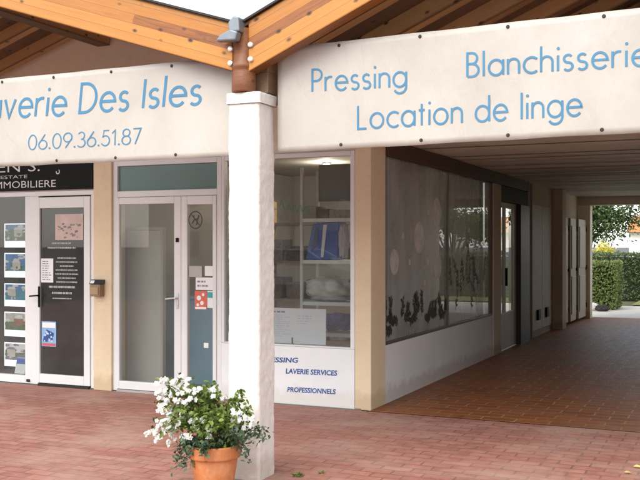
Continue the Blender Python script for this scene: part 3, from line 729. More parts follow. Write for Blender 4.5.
blob('blue_laundry', (FX(338, .75), .74, zsh), (.15, .14, .085), plain('cloth_blue', (.035, .085, .26), .85, 0, .35, 14, .5), 'heap of blue cloth on the lowest visible rack shelf', 'laundry', 5.2, .35, 3)
blob('white_laundry', (FX(345, .65), .62, shelf_z[3] + .02), (.05, .05, .17), plain('cloth_pink', (.50, .46, .50), .85, 0, .1, 14, .4), 'pale folded linen beside the blue bag', 'linen', 8.8, .2, 3)
zsh = shelf_z[4] + .019
for k, (u0, u1, h, c, lb) in enumerate([(303, 316, .13, (.40, .34, .26), 'beige carton at the left end of the top rack shelf'), (317, 328, .10, (.16, .12, .09), 'low brown carton in the middle of the top rack shelf'), (329, 346, .09, (.34, .27, .20), 'tan carton at the right end of the top rack shelf')]):
    b = thing('carton', lb, 'carton', (FX((u0 + u1) / 2, .7), .7, zsh), 'cartons on the top rack shelf')
    x0, x1 = FX(u0, .65), FX(u1, .65)
    MB().box(x0, x1, .65, .9, zsh, zsh + h).build('box', plain('carton_board', c, .8), b, bevel=.006)
    MB().box((x0 + x1) / 2 - .015, (x0 + x1) / 2 + .015, .648, .902, zsh + h, zsh + h + .002).build('tape', plain('tape', (.45, .38, .28), .4), b)
# second rack, deeper in the shop on the left
rk2 = thing('shelf_rack', 'brown wooden rack with baskets deeper inside the laundry', 'shelf rack', (-1.5, 1.9, 0))
zz2 = [FZ(285, v, 1.8) for v in (340, 300, 262, 224)]
for z in zz2: MB().box(-2.1, -.95, 1.8, 2.2, z - .015, z + .015).build('shelf', plain('shelf_wood', (.36, .26, .17), .6), rk2)
for xx in (-2.14, -.949): MB().box(xx, xx + .035, 1.8, 2.2, .012, 2.1).build('post', M_dark, rk2)
q = random.Random(9); nn = 0
lbs = ['left on the lowest shelf', 'second on the lowest shelf', 'third on the lowest shelf', 'right on the lowest shelf', 'left on the second shelf', 'second on the second shelf', 'third on the second shelf', 'right on the second shelf', 'left on the third shelf', 'second on the third shelf', 'third on the third shelf', 'right on the third shelf']
for iz, z in enumerate(zz2[:3]):
    for k in range(4):
        x0 = -2.08 + k * .28; h = q.uniform(.16, .26); cc = q.choice([(.20, .12, .07), (.10, .07, .05), (.34, .25, .17), (.28, .27, .25)])
        b = MB(); b.prism([(x0 + .02, z + .0155), (x0 + .23, z + .0155), (x0 + .25, z + .0155 + h), (x0, z + .0155 + h)], 1.82, 2.1)
        tag(b.build('basket', plain('basket_weave', cc, .8, 0, .35, 40, .6), loc=(x0 + .12, 1.96, z), bevel=.01), 'woven basket %s of the brown wooden rack' % lbs[nn], 'basket', 'baskets on the brown rack'); nn += 1
bd = thing('price_board', 'white board with faint printed columns standing in the laundry window', 'board', (FX(300), .1, zs + .02))
x0, x1, z0, z1 = FX(262, .09), FX(326, .09), zs + .016, FZ(300, 308.5, .09)
MB().box(x0, x1, .085, .095, z0, z1).build('sheet', plain('board_white', (.72, .74, .78), .5, 0, .03), bd)
mb = MB(); xm = (x0 + x1) / 2 + .02
fuzz_lines(mb, x0 + .13, xm - .03, z0 + .06, z1 - .06, 11, .0835, 1, .3, 31); fuzz_lines(mb, xm + .03, x1 - .09, z1 - .16, z1 - .06, 4, .0835, .9, .3, 33)
mb.build('print', plain('print_lilac', (.52, .54, .68), .7), bd)
mb = MB(); fuzz_lines(mb, x0 + .12, xm - .06, z1 - .05, z1 - .025, 1, .0835, 1, .6, 35); mb.build('heading', M_gtext, bd)
MB().tube([(xm - .03, .08, z0), (xm - .03, .08, z0 + .06)], .005, 6).build('clip', M_dmetal, bd)
for k, (x, y, lb) in enumerate([(-.75, 1.35, 'small lit ceiling spot nearest the shop window'), (-.55, 2.0, 'small lit ceiling spot in the middle of the laundry'), (-1.6, 2.6, 'small lit ceiling spot at the back of the laundry')]):
    t = thing('ceiling_spot', lb, 'lamp', (x, y, 2.6), 'ceiling spots in the laundry')
    MB().lathe([(.06, .009), (.062, -.012), (.045, -.016), (.04, -.004)], (x, y, 2.6), 20).build('ring', M_steel, t, smooth=True)
    MB().lathe([(.0005, -.003), (.04, -.003)], (x, y, 2.6), 20).build('bulb', emitter('spot_bulb', (1, .86, .66), 14), t)
    pl = bpy.data.lights.new('spot_light', 'POINT'); pl.energy = (2, 9, 10)[k]; pl.color = (1, .88, .72); pl.shadow_soft_size = .05
    po = bpy.data.objects.new('spot_light', pl); C.objects.link(po); po.location = (x, y, 2.52)

# ------------------------------------------------------------------ timber canopy
can = thing('timber_canopy', 'varnished timber canopy with two gables meeting over the white column', 'canopy', (.15, -2.6, 2.57))
def beam(name, p0, p1, wy, hz, m, up=(0, 0, 1), bev=.006):
    """beam from p0 to p1 (centre line of its underside), wy thick across, hz deep"""
    p0, p1 = Vector(p0), Vector(p1); d = p1 - p0; ln = d.length; x = d.normalized(); z = Vector(up); z = (z - x * z.dot(x)).normalized(); y = z.cross(x)
    M = Matrix((x, y, z)).transposed().to_4x4(); M.translation = p0
    return MB().box(0, ln, -wy / 2, wy / 2, 0, hz).build(name, m, can, M=M, bevel=bev)
YB = -2.70
# front beams (plumb cut where they meet the post)
def front_beam(x0, z0, sl, x1, depth):
    mb = MB(); s = 1 if x1 > x0 else -1; ln = abs(x1 - x0)
    mb.prism([(0, 0), (ln, ln * sl), (ln, ln * sl + depth), (0, depth)], -.06, .06)
    ang = math.atan(sl)
    # shear-free: local frame turned with the beam so the lamellas follow its length
    vs = []
    for (a, b, c) in mb.v:
        vs.append((a * math.cos(ang) + c * math.sin(ang), b, -a * math.sin(ang) + c * math.cos(ang)))
    mb.v = vs
    M = Matrix.Translation((x0, YB, z0)) @ (Matrix.Rotation(-ang, 4, 'Y') if s > 0 else Matrix.Rotation(math.pi, 4, 'Z') @ Matrix.Rotation(-ang, 4, 'Y'))
    return mb.build('front_beam', M_glulam, can, M=M, bevel=.008)
front_beam(.075, 2.715, .318, RIDGE_X, .315); front_beam(.195, 2.70, .435, 3.25, .335)
# post between them with collar and bolts
MB().lathe([(.001, 0), (.078, 0), (.082, .01), (.08, .13), (.074, .15), (.083, .16), (.083, .185), (.072, .2), (.076, .42), (.001, .42)], (.136, -2.71, 2.572), 24).build('post', M_post, can, smooth=True)
for x, z in ((.066, 2.86), (.066, 2.765), (.218, 2.875), (.218, 2.78)):
    MB().tube([(x, YB - .058, z), (x, YB - .078, z), (x, YB - .084, z)], [.017, .017, .008], 10).build('bolt', M_bolt, can, smooth=False)
# zinc spout where the two roofs drain
mb = MB()
mb.prism([(.0, 2.90), (.15, 2.895), (.165, 2.95), (.11, 2.97), (.03, 2.94)], -2.855, -2.79)
mb.prism([(.095, 2.955), (.172, 2.955), (.166, 3.05), (.125, 3.06), (.085, 3.02)], -2.84, -2.62)
mb.build('spout', M_zinc, can, bevel=.01)
# valley beam from the column to the facade, ridge beams, rafters, boarded roof
beam('valley_beam', (.17, -2.62, 2.575), (.17, -.0, 2.575), .20, .26, M_board)
beam('ridge_beam', (RIDGE_X, -2.62, 3.70), (RIDGE_X, .01, 3.70), .16, .27, M_dark)
RX2 = 3.25
beam('ridge_beam', (RX2, -2.62, 4.02), (RX2, PEND - .25, 4.02), .16, .27, M_dark)
for k in range(5):
    y = -2.25 + k * .53
    beam('rafter', (RIDGE_X - 3.2, y, roof_z(RIDGE_X - 3.2) - .13), (RIDGE_X - .085, y, roof_z(RIDGE_X - .085) - .13), .10, .15, M_dark)
    beam('rafter', (EAVE_X - .02, y, roof_z(EAVE_X - .02) - .13), (RIDGE_X + .085, y, roof_z(RIDGE_X + .085) - .13), .10, .15, M_dark)
def roof_z2(x): return 2.995 + .435 * (RX2 - EAVE_X - abs(x - RX2))
for k in range(10):
    y = -2.2 + k * .72
    beam('rafter', (EAVE_X + .12, y, roof_z2(EAVE_X + .12) - .15), (RX2 - .085, y, roof_z2(RX2 - .085) - .15), .12, .17, M_dark)
    beam('rafter', (2 * RX2 - EAVE_X - .1, y, roof_z2(EAVE_X + .1) - .15), (RX2 + .085, y, roof_z2(RX2 - .085) - .15), .12, .17, M_dark)
def deck(xa, xb, zf, y0, y1, name, m, off, th):
    za, zb = zf(xa), zf(xb); d = Vector((xb - xa, 0, zb - za)); ln = d.length; x = d.normalized(); y = Vector((0, 1, 0)); z = x.cross(y)
    if z.z < 0: z = -z
    M = Matrix((y, z.cross(y), z)).transposed().to_4x4(); M.translation = Vector((xa, 0, za)) + z * off
    lo, hi = sorted((0, (M.to_3x3().inverted() @ d).y))
    return MB().box(y0, y1, lo, hi, 0, th).build(name, m, can, M=M)
for a, b, fn, y1 in ((EAVE_X, RIDGE_X, roof_z, 5), (RIDGE_X - 3.3, RIDGE_X, roof_z, 5), (EAVE_X, RX2, roof_z2, PEND), (2 * RX2 - EAVE_X, RX2, roof_z2, PEND)):
    deck(a, b, fn, -2.755, y1, 'roof_boards', M_board, .0, .02)
    deck(a, b, fn, -2.785, y1 + .06, 'roof_covering', M_dmetal, .022, .014)

# ------------------------------------------------------------------ white column
col = thing('column', 'white roughcast column behind the flower pot', 'column', (.15, -2.63, 0))
def rough_box(x0, x1, y0, y1, z0, z1, amp, name, m, parent, st=.02, taper=0):
    bm = bmesh.new(); nx, ny, nzz = max(2, int((x1 - x0) / st)), max(2, int((y1 - y0) / st)), max(2, int((z1 - z0) / st))
    grid = {}
    def V(i, j, k):
        if (i, j, k) not in grid:
            p = Vector((x0 + (x1 - x0) * i / nx, y0 + (y1 - y0) * j / ny, z0 + (z1 - z0) * k / nzz))
            nrm = Vector(((i == nx) - (i == 0), (j == ny) - (j == 0), 0))
            if nrm.length > 1: p -= nrm * .006
            d = amp * (noise.noise(p * 38) * .8 + .8 * noise.noise(p * 14) + 1.1 * noise.noise(p * 3.1))
            p = p + (nrm.normalized() if nrm.length else Vector()) * d
            grid[(i, j, k)] = bm.verts.new(p)
        return grid[(i, j, k)]
    for k in range(nzz):
        for i in range(nx):
            bm.faces.new((V(i,0,k), V(i+1,0,k), V(i+1,0,k+1), V(i,0,k+1))); bm.faces.new((V(i+1,ny,k), V(i,ny,k), V(i,ny,k+1), V(i+1,ny,k+1)))
        for j in range(ny):
            bm.faces.new((V(nx,j,k), V(nx,j+1,k), V(nx,j+1,k+1), V(nx,j,k+1))); bm.faces.new((V(0,j+1,k), V(0,j,k), V(0,j,k+1), V(0,j+1,k+1)))
    for i in range(nx):
        for j in range(ny): bm.faces.new((V(i,j,nzz), V(i+1,j,nzz), V(i+1,j+1,nzz), V(i,j+1,nzz)))
    me = bpy.data.meshes.new(name); bm.to_mesh(me); bm.free(); me.materials.append(m)
    me.polygons.foreach_set('use_smooth', [True] * len(me.polygons))
    o = bpy.data.objects.new(name, me); C.objects.link(o); adopt(o, parent); return o
rough_box(.037, .268, -2.75, -2.51, 0, 2.50, .0042, 'shaft', M_col, col, .014)
rough_box(.026, .281, -2.763, -2.498, 2.495, 2.566, .004, 'capital', M_col, col, .014)

# ------------------------------------------------------------------ banners
M_vinyl, N, L, b = mat('banner_vinyl')
b.inputs['Base Color'].default_value = (.80, .77, .735, 1); b.inputs['Roughness'].default_value = .5
vv = coords(N, L, 'World'); f = nz(N, L, vv, 1.6, 5)
L.new(ramp(N, L, f, [(.3, (.45, .425, .38)), (.7, (.55, .525, .475))]), b.inputs['Base Color'])
bump(N, L, nz(N, L, coords(N, L, 'World', (3, 1, 1.2)), 3, 4, .5, .6), b, .55, .02)
t_ = N.new('ShaderNodeBsdfTranslucent'); t_.inputs[0].default_value = (.8, .74, .62, 1)
ms = N.new('ShaderNodeMixShader'); ms.inputs[0].default_value = .12
L.new(b.outputs[0], ms.inputs[1]); L.new(t_.outputs[0], ms.inputs[2]); L.new(ms.outputs[0], N['Material Output'].inputs[0])
def banner(x0, x1, zb, zt, Y, label, ey, seed):
    t = thing('banner', label, 'banner', ((x0 + x1) / 2, Y, zb(x0)), 'vinyl banners hung under the canopy')
    yf = lambda x, z: Y + .014 * noise.noise(Vector((x * 1.1, z * .8, seed))) + .005 * noise.noise(Vector((x * 4, z * 2.2, seed + 5)))
    mb = MB(); nx, nzz = int((x1 - x0) / .04), 18
    for i in range(nx + 1):
        for k in range(nzz + 1):
            x = x0 + (x1 - x0) * i / nx; s = k / nzz
            sag = .002 * math.cos(x * 9.5 + seed) * (1 if k == 0 else (-.6 if k == nzz else 0))
            z = zb(x) * (1 - s) + zt(x) * s + sag; mb.v.append((x, yf(x, z), z))
    for i in range(nx):
        for k in range(nzz):
            a = i * (nzz + 1) + k; mb.f.append([a, a + nzz + 1, a + nzz + 2, a + 1]); mb.m.append(0)
    o = mb.build('sheet', M_vinyl, t, smooth=True)
    so = o.modifiers.new('thick', 'SOLIDIFY'); so.thickness = .003; so.offset = -1
    for x, top in ey:
        z = zt(x) - .025 if top else zb(x) + .028
        y = yf(x, z) - .003
        MB().tube([(x, y, z), (x, y - .004, z)], [.0115, .008], 10).build('eyelet', M_dmetal, t)
    return t, yf
YL = -2.62
zb = lambda x: FZ(114, 161.2, YL) + 0 * x
xl = .035
tL = lambda x: 2.842 + .0 * x
pxs = lambda Y, us: [(FX(u, Y), True) for u in us]
bL, yL = banner(-4.6, xl, lambda x: 2.163, lambda x: 2.842, YL, 'white banner reading Laverie Des Isles with a phone number, left of the column',
                pxs(YL, [2, 53, 111, 172]) + [(FX(u, YL), False) for u in (56, 115, 176)], 1.3)
def bt(txt, ua, va, ub, vb, hpx_, Y, yf, par, **k):
    x0, x1 = FX(ua, Y), FX(ub, Y); h = FZ(ua, va - hpx_, Y) - FZ(ua, va, Y)
    stroke_text(txt, x0, FZ(ua, va, Y), x1, FZ(ub, vb, Y), h, yf, 'lettering', M_blue, par, **k)
bt('Laverie', -26, 119, 64, 115, 27.5, YL, yL, bL, slant=.12, wd=.10)
bt('Des', 78.5, 112.5, 127, 110, 28.5, YL, yL, bL, slant=.12, wd=.10)
bt('Isles', 143, 108, 200, 104.3, 28.5, YL, yL, bL, slant=.12, wd=.10)
bt('06.09.36.51.87', 28, 149.8, 140.5, 143.6, 14.5, YL, yL, bL, slant=.04, wd=.075, gap=.17)
YR = -2.58
bR, yR = banner(.325, 5.2, lambda x: 2.176 + .008 * x, lambda x: 2.875 + .012 * x, YR, 'white banner reading Pressing Blanchisserie Location de linge, right of the column',
                pxs(YR, [339, 420, 508, 604]) + [(FX(u, YR), False) for u in (341, 421, 508, 602)], 4.1)
bt('Pressing', 312.5, 91.7, 406, 86.3, 22, YR, yR, bR, wd=.095)
bt('Blanchisserie', 467.5, 77, 648, 65.5, 23.5, YR, yR, bR, wd=.095)
bt('Location de linge', 358, 129, 581.5, 115.5, 23, YR, yR, bR, wd=.095)

# ------------------------------------------------------------------ potted plant
PX, PY = .115, -3.06
m, N, L, b = mat('terracotta'); v = coords(N, L, 'World')
f = nz(N, L, v, 9, 6); c = ramp(N, L, f, [(.3, (.40, .13, .045)), (.55, (.52, .19, .065)), (.75, (.58, .27, .13))])
L.new(mix(N, L, ramp(N, L, nz(N, L, v, 22, 5), [(.6, 0), (.8, .5)]), c, (.55, .42, .33)), b.inputs['Base Color']); b.inputs['Roughness'].default_value = .75
bump(N, L, nz(N, L, v, 120, 3), b, .15, .003); M_terra = m
pt = thing('potted_plant', 'white flowering plant in a terracotta pot at the foot of the column', 'potted plant', (PX, PY, 0))
PZ = .30
MB().lathe([(.001, .0), (.112, .0), (.118, .01), (.150, .215), (.166, .218), (.170, .225), (.175, .292), (.171, .30), (.160, .30), (.152, .25), (.14, .2), (.001, .2)], (PX, PY, 0), 48).build('pot', M_terra, pt, smooth=False)
MB().lathe([(.001, .272), (.153, .262)], (PX, PY, 0), 24).build('soil', plain('soil', (.05, .035, .025), .95, 0, .4, 40, .8), pt)
M_leaf = leafmat('plant_leaves', [(.03, .06, .012), (.085, .145, .022), (.20, .28, .05)])
M_leaf2 = leafmat('ivy_leaves', [(.025, .05, .03), (.05, .095, .05), (.10, .16, .08)])
M_stem = plain('stems', (.09, .075, .035), .7)
M_petal = leafmat('white_petals', [(.58, .57, .48), (.68, .68, .63), (.74, .74, .72)], .5, 9, .3)
q = random.Random(42)
def leaf_at(mb, p, d, n, l, wd):
    s = d.cross(n).normalized() * wd; n = n.normalized()
    a = p; e = p + d * l + n * (-l * .18); m1 = p + d * l * .35 + s + n * l * .07; m2 = p + d * l * .35 - s + n * l * .07
    m3 = p + d * l * .72 + s * .75 ; m4 = p + d * l * .72 - s * .75; c1 = p + d * l * .36; c2 = p + d * l * .72 - n * l * .04
    i = len(mb.v); mb.v += [tuple(x) for x in (a, m1, m3, e, m4, m2, c1, c2)]
    for fc in ((0, 1, 6), (1, 2, 7, 6), (2, 3, 7), (0, 6, 5), (6, 7, 4, 5), (7, 3, 4)): mb.f.append([i + z for z in fc]); mb.m.append(mb.mi)
def rdir():
    while True:
        w_ = Vector((q.uniform(-1, 1), q.uniform(-1, 1), q.uniform(-1, 1)))
        if .05 < w_.length < 1: return w_.normalized()
# pixel-free description: branches as (end point offset from pot centre, sag, leaf size, count)
stems = MB(); fol = MB(); ivy = MB(); tips = []
def branch(tip, mid, n, ls, mbx, spread=.045, rad=.003):
    p0 = Vector((PX + q.uniform(-.06, .06), PY + q.uniform(-.06, .06), .27)); p1 = Vector(mid); p2 = Vector(tip)
    pts = [p0 * (1 - t) ** 2 + p1 * 2 * t * (1 - t) + p2 * t * t for t in [k / 10 for k in range(11)]]
    stems.tube(pts, [rad * (1 - .06 * k) for k in range(11)], 5)
    for k in range(n):
        t = q.uniform(.25, 1.0) ** .8; p = p0 * (1 - t) ** 2 + p1 * 2 * t * (1 - t) + p2 * t * t
        p = p + rdir() * spread * q.uniform(.2, 1); d = (rdir() + Vector((0, -.25, .35))).normalized(); nrm = (rdir() * .7 + Vector((0, -.3, 1)))
        leaf_at(mbx, p, d, nrm, ls * q.uniform(.65, 1.25), ls * q.uniform(.2, .3))
    tips.append(p2)
def at(u, v, y):    # a point of the plant at depth y
    return Vector((FX(u, y), y, FZ(u, v, y)))
for (u, v, y) in [(163,384,-3.1),(180,378,-3.12),(172,395,-3.2),(188,386,-3.1),(160,400,-3.15),(168,412,-3.25),(176,405,-3.2),(158,425,-3.2),(152,432,-3.15),(166,432,-3.28),(175,428,-3.25),(185,412,-3.2),(192,402,-3.1),(198,396,-3.05),(206,398,-3.1),(180,418,-3.3),(190,430,-3.3),(156,408,-3.1),(184,395,-3.2)]:
    b_ = at(u, v, y); branch(b_, (b_.x * .5 + PX * .5, y * .5 + PY * .5, b_.z * .55 + .3), 46, .042, fol, .05)
for (u, v, y) in [(205,392,-3.0),(215,396,-2.98),(222,402,-3.0),(212,388,-3.0),(230,412,-2.95),(240,400,-2.95),(244,398,-2.93),(250,412,-2.92),(236,418,-3.0),(220,415,-3.2),(208,420,-3.25),(200,415,-3.2),(228,425,-3.15),(215,430,-3.28),(240,428,-3.05),(202,432,-3.28),(250,420,-2.95)]:
    b_ = at(u, v, y); branch(b_, (b_.x * .6 + PX * .4, y * .5 + PY * .5, b_.z * .6 + .25), 48, .042, fol, .05)
for (u, v, y) in [(262,430,-3.0),(270,433,-2.98),(268,440,-3.02),(256,442,-3.1),(250,452,-3.12),(250,462,-3.12),(260,436,-3.0),(246,440,-3.15),(240,436,-3.2)]:
    b_ = at(u, v, y); branch(b_, (b_.x * .5 + PX * .5, y, max(b_.z, .34) + .05), 40, .032, ivy, .035)
for (u, v, y) in [(180,445,-3.2),(178,458,-3.18),(184,466,-3.18),(176,470,-3.2),(188,455,-3.25),(182,440,-3.25),(190,468,-3.2),(205,460,-3.3),(203,447,-3.3)]:
    b_ = at(u, v, y); branch(b_, (b_.x * .85 + PX * .15, y, .36), 34, .036, ivy, .035)
for k in range(520):      # dense heart of the plant over the rim
    a = q.uniform(0, 6.283); r = .17 * math.sqrt(q.random()); p = Vector((PX + r * math.cos(a), PY + r * math.sin(a), .29 + q.random() ** 1.5 * .22))
    leaf_at(fol if k % 3 else ivy, p, (rdir() + Vector((0, -.2, .3))).normalized(), rdir() + Vector((0, -.2, 1)), q.uniform(.025, .045), .01)
stems.build('stems', M_stem, pt); fol.build('foliage', M_leaf, pt); ivy.build('foliage', M_leaf2, pt)
def blossom(c, r, n):
    mb = MB()
    for k in range(n):
        o = c + rdir() * r * q.uniform(.2, 1) ; ax = (rdir() * .6 + Vector((.1, -1, .55))).normalized(); a = ax.orthogonal().normalized(); bb = ax.cross(a); pr = q.uniform(.012, .017)
        t0 = q.uniform(0, 6.28)
        for j in range(5):
            t = t0 + j * 1.2566; d = (a * math.cos(t) + bb * math.sin(t)); sd_ = (a * -math.sin(t) + bb * math.cos(t))
            i = len(mb.v); mb.v += [tuple(o), tuple(o + d * pr * .6 + sd_ * pr * .5 + ax * .003), tuple(o + d * pr * 1.1 + sd_ * pr * .22 + ax * .001), tuple(o + d * pr * 1.1 - sd_ * pr * .22 + ax * .001), tuple(o + d * pr * .6 - sd_ * pr * .5 + ax * .003)]
            mb.f.append([i, i + 1, i + 2, i + 3, i + 4]); mb.m.append(0)
    return mb.build('blossom', M_petal, pt)
for (u, v, r, n) in [(164,381,.03,10),(175,382,.035,10),(186,384,.03,9),(181,377,.02,6),(157,384,.02,6),(189,379,.015,4),(163,392,.03,10),(160,398,.025,8),(167,401,.025,8),(178,398,.03,9),(184,403,.03,9),(190,399,.025,8),(162,410,.035,12),(168,414,.03,9),(182,415,.025,8),(166,420,.03,10),(160,424,.035,12),(170,428,.035,12),(155,432,.03,9),(147,433,.02,7),(164,432,.03,9),(171,436,.03,9),(178,424,.025,8),(156,440,.02,6),(168,443,.025,8),(184,436,.03,9),(189,438,.025,7),(160,437,.025,8),(191,421,.02,6),(197,427,.02,6),(196,421,.02,6),(201,401,.018,5),(195,391,.02,6),(187,391,.02,6),(207,391,.015,4),
                     (234,413,.03,9),(240,412,.025,8),(233,420,.03,9),(240,420,.03,9),(246,419,.025,7),(252,419,.02,6),(236,427,.02,6),(244,426,.02,6),(251,424,.018,5),(222,399,.012,3)]:
    y = -3.24 if u < 200 else -3.06
    blossom(at(u, v, y), r * .9, max(3, int(n * .6)))
for k in range(26):
    blossom(at(q.uniform(156, 214), q.uniform(386, 440), -3.22), .012, q.randint(1, 3))

# ------------------------------------------------------------------ small weeds and fallen leaves on the paving
def weed(u, v, n, r, label, m=M_leaf):
    x, y = GP(u, v); mb = MB()
    for k in range(n):
        a = q.uniform(0, 6.28); p = Vector((x + r * q.uniform(0, .8) * math.cos(a), y + r * q.uniform(0, .8) * math.sin(a), .004))
        leaf_at(mb, p, Vector((math.cos(a), math.sin(a), q.uniform(.1, .8))).normalized(), Vector((q.uniform(-.3, .3), q.uniform(-.3, .3), 1)), q.uniform(.02, .045), .008)
    tag(mb.build('weed', m, loc=(x, y, 0)), label, 'weed')
weed(297, 476, 26, .05, 'small green weed in the paving right of the column base')
weed(322, 474, 8, .03, 'tiny sprig in the paving, farther right of the column base')
weed(264, 476, 12, .03, 'dark little weed against the corner of the column base')
def dead_leaf(u, v, c, label, s=.035):
    x, y = GP(u, v); mb = MB(); a = q.uniform(0, 6.28)
    leaf_at(mb, Vector((x, y, .012)), Vector((math.cos(a), math.sin(a), .1)).normalized(), Vector((.1, -.2, 1)), s, s * .35)
    tag(mb.build('fallen_leaf', plain('leaf_dead', c, .7), loc=(x, y, 0)), label, 'leaf')
dead_leaf(633, 468, (.75, .58, .22), 'yellow fallen leaf on the paving at the right edge', .06)
dead_leaf(624, 474, (.55, .40, .14), 'ochre fallen leaf just below the yellow one', .05)

# ------------------------------------------------------------------ garden beyond the passage
def gsheet(name, pts, z, m, kind='structure'):
    return tag(MB().poly([(x, y, z) for x, y in pts]).build(name, m), kind=kind)
gsheet('path', [(-8, 12.75), (14, 12.75), (14, 17.0), (-8, 17.0)], .0, M_path)
gsheet('lawn', [(.62, 17.2), (20, 17.2), (20, 56), (.62, 56)], .02, plain('grass_green', (.20, .22, .07), .9, 0, .3, 12))
gsheet('garden_ground', [(-30, 17.0), (60, 17.0), (60, 80), (-30, 80)], -.015, plain('earth', (.10, .10, .05), .95, 0, .3, 5))
def hedge(x0, x1, y0, y1, h, n, ls, m, label, seed):
    q = random.Random(seed); t = thing('hedge', label, 'hedge', ((x0 + x1) / 2, (y0 + y1) / 2, 0), 'clipped hedges in the garden')
    mb = MB()
    for k in range(n):
        s = q.random(); x, y, z = q.uniform(x0, x1), q.uniform(y0, y1), h * q.uniform(.03, 1)
        if s < .4: y = y0
        elif s < .55: x = x0
        elif s < .72: x = x1
        else: z = h
        p = Vector((x, y, z)); off = .06 * noise.noise(p * 2.3 + Vector((seed, 0, 0))) + .03 * noise.noise(p * 7); p += Vector((off + q.gauss(0, .02), off + q.gauss(0, .025), off + q.gauss(0, .02)))
        d = Vector((q.uniform(-1, 1), q.uniform(-1, 1), q.uniform(-.4, 1))).normalized()
        leaf_at(mb, p, d, Vector((q.uniform(-1, 1), q.uniform(-1.4, .4), q.uniform(.1, 1))), ls * q.uniform(.7, 1.3), ls * .28)
    mb.build('foliage', m, t)
    MB().box(x0 + .07, x1 - .07, y0 + .07, y1 - .07, .0, h - .07).build('dark_core', plain('hedge_inner', (.018, .026, .010), .95, 0, .5, 20), t)  # solid dark core filling the gaps between the leaves
    return t
M_h1 = leafmat('hedge_light', [(.07, .10, .025), (.15, .20, .05), (.26, .31, .09)], .5, 3)
M_h2 = leafmat('hedge_dark', [(.03, .05, .02), (.055, .09, .03), (.11, .15, .05)], .5, 3)
hedge(-1.4, .46, 15.2, 16.2, 1.13, 9000, .06, M_h1, 'light green clipped hedge just beyond the passage end', 1)
hedge(-2.6, 5.2, 19.3, 20.5, 1.30, 14000, .07, M_h2, 'dark green clipped hedge behind the light green one', 2)
def tree(x, y, h, cr, n, ls, m, label, seed, trunk_h, group=None):
    q = random.Random(seed); t = thing('tree', label, 'tree', (x, y, 0), group)
    mb = MB(); top = Vector((x, y, trunk_h)); mb.tube([(x, y, 0), (x + .05, y, trunk_h * .5), tuple(top), (x, y, h * .8)], [.13, .1, .08, .02], 8)
    cl = []
    for k in range(22):
        d = Vector((q.gauss(0, 1), q.gauss(0, 1), q.gauss(0, .6))).normalized() * cr * q.uniform(.45, 1); e = Vector((x, y, trunk_h + (h - trunk_h) * .5)) + Vector((d.x, d.y, d.z * (h - trunk_h) / cr * .5))
        mb.tube([tuple(top), tuple((top + e) / 2 + Vector((0, 0, .15))), tuple(e)], [.04, .025, .008], 5); cl.append((e, q.uniform(.35, .7) * cr * .5))
    mb.build('trunk', plain('bark', (.10, .075, .05), .9, 0, .3, 15, .6), t)
    f = MB()
    for k in range(n):
        e, r = q.choice(cl); p = e + Vector((q.gauss(0, 1), q.gauss(0, 1), q.gauss(0, .7))) * r * .55
        leaf_at(f, p, Vector((q.uniform(-1, 1), q.uniform(-1, 1), q.uniform(-1, .6))).normalized(), Vector((q.uniform(-1, 1), q.uniform(-1, 1), 1)), ls * q.uniform(.6, 1.3), ls * .3)
    f.build('crown', m, t); return t
M_t1 = leafmat('tree_leaves', [(.02, .045, .015), (.05, .09, .025), (.10, .15, .04)], .5, 2)
M_yel = leafmat('yellow_flowers', [(.35, .32, .03), (.60, .52, .04), (.72, .66, .10)], .5, 3)
tree(-1.7, 23.5, 4.2, 2.0, 11000, .11, M_t1, 'leafy tree overhanging the hedges at the left of the opening', 5, 1.3)
tree(6.2, 24.5, 3.6, 2.1, 9000, .12, M_t1, 'bushy tree out to the right beyond the dark hedge', 8, .8)
t = thing('flowering_shrub', 'yellow flowering shrub showing above the dark hedge', 'shrub', (-.62, 21.3, 0))
mb = MB(); q = random.Random(77); st = MB()
for k in range(9):
    e = Vector((-.62 + q.gauss(0, .14), 21.3 + q.gauss(0, .1), 1.25 + q.uniform(0, .34))); st.tube([(-.62, 21.3, 0), (e.x * .5 - .31, 21.3, .6), tuple(e)], [.03, .015, .006], 5)
    for j in range(70):
        p = e + Vector((q.gauss(0, .1), q.gauss(0, .1), q.gauss(0, .06))); leaf_at(mb, p, rdir(), rdir() + Vector((0, -.5, .7)), .06, .022)
st.build('stems', M_stem, t); mb.build('flowers', M_yel, t)
hs_ = thing('house', 'white house with an orange tiled roof beyond the garden', 'house', (4.5, 58, 0))
MB().box(FX(629, 58), 13, 58, 66, 0, 2.6).build('wall', plain('house_white', (.80, .78, .74), .8), hs_)
mb = MB(); mb.prism([(57.4, 2.5), (66.6, 2.5), (62, 3.75)], FX(627, 58), 13.4, 'x'); mb.build('roof', plain('house_tiles', (.55, .22, .07), .8, 0, .3, 9), hs_)
for x in (3.0, 8.5):
    fb = MB().box(x, x + 1.2, 57.95, 57.998, .9, 2.1).build('window', M_pvc, hs_)
    MB().box(x + .08, x + 1.12, 57.94, 57.948, .98, 2.02).build('pane', M_black, fb)
blob('rock', (-.0, 14.75, 0), (.10, .09, .08), plain('white_stone', (.66, .64, .60), .8), 'pale stone at the foot of the light hedge by the passage end', 'stone', 2.2, .3)
blob('rock', (.20, 14.7, 0), (.14, .10, .075), plain('dark_stone', (.035, .03, .028), .8), 'dark stone beside the pale one by the passage end', 'stone', 6.2, .3)

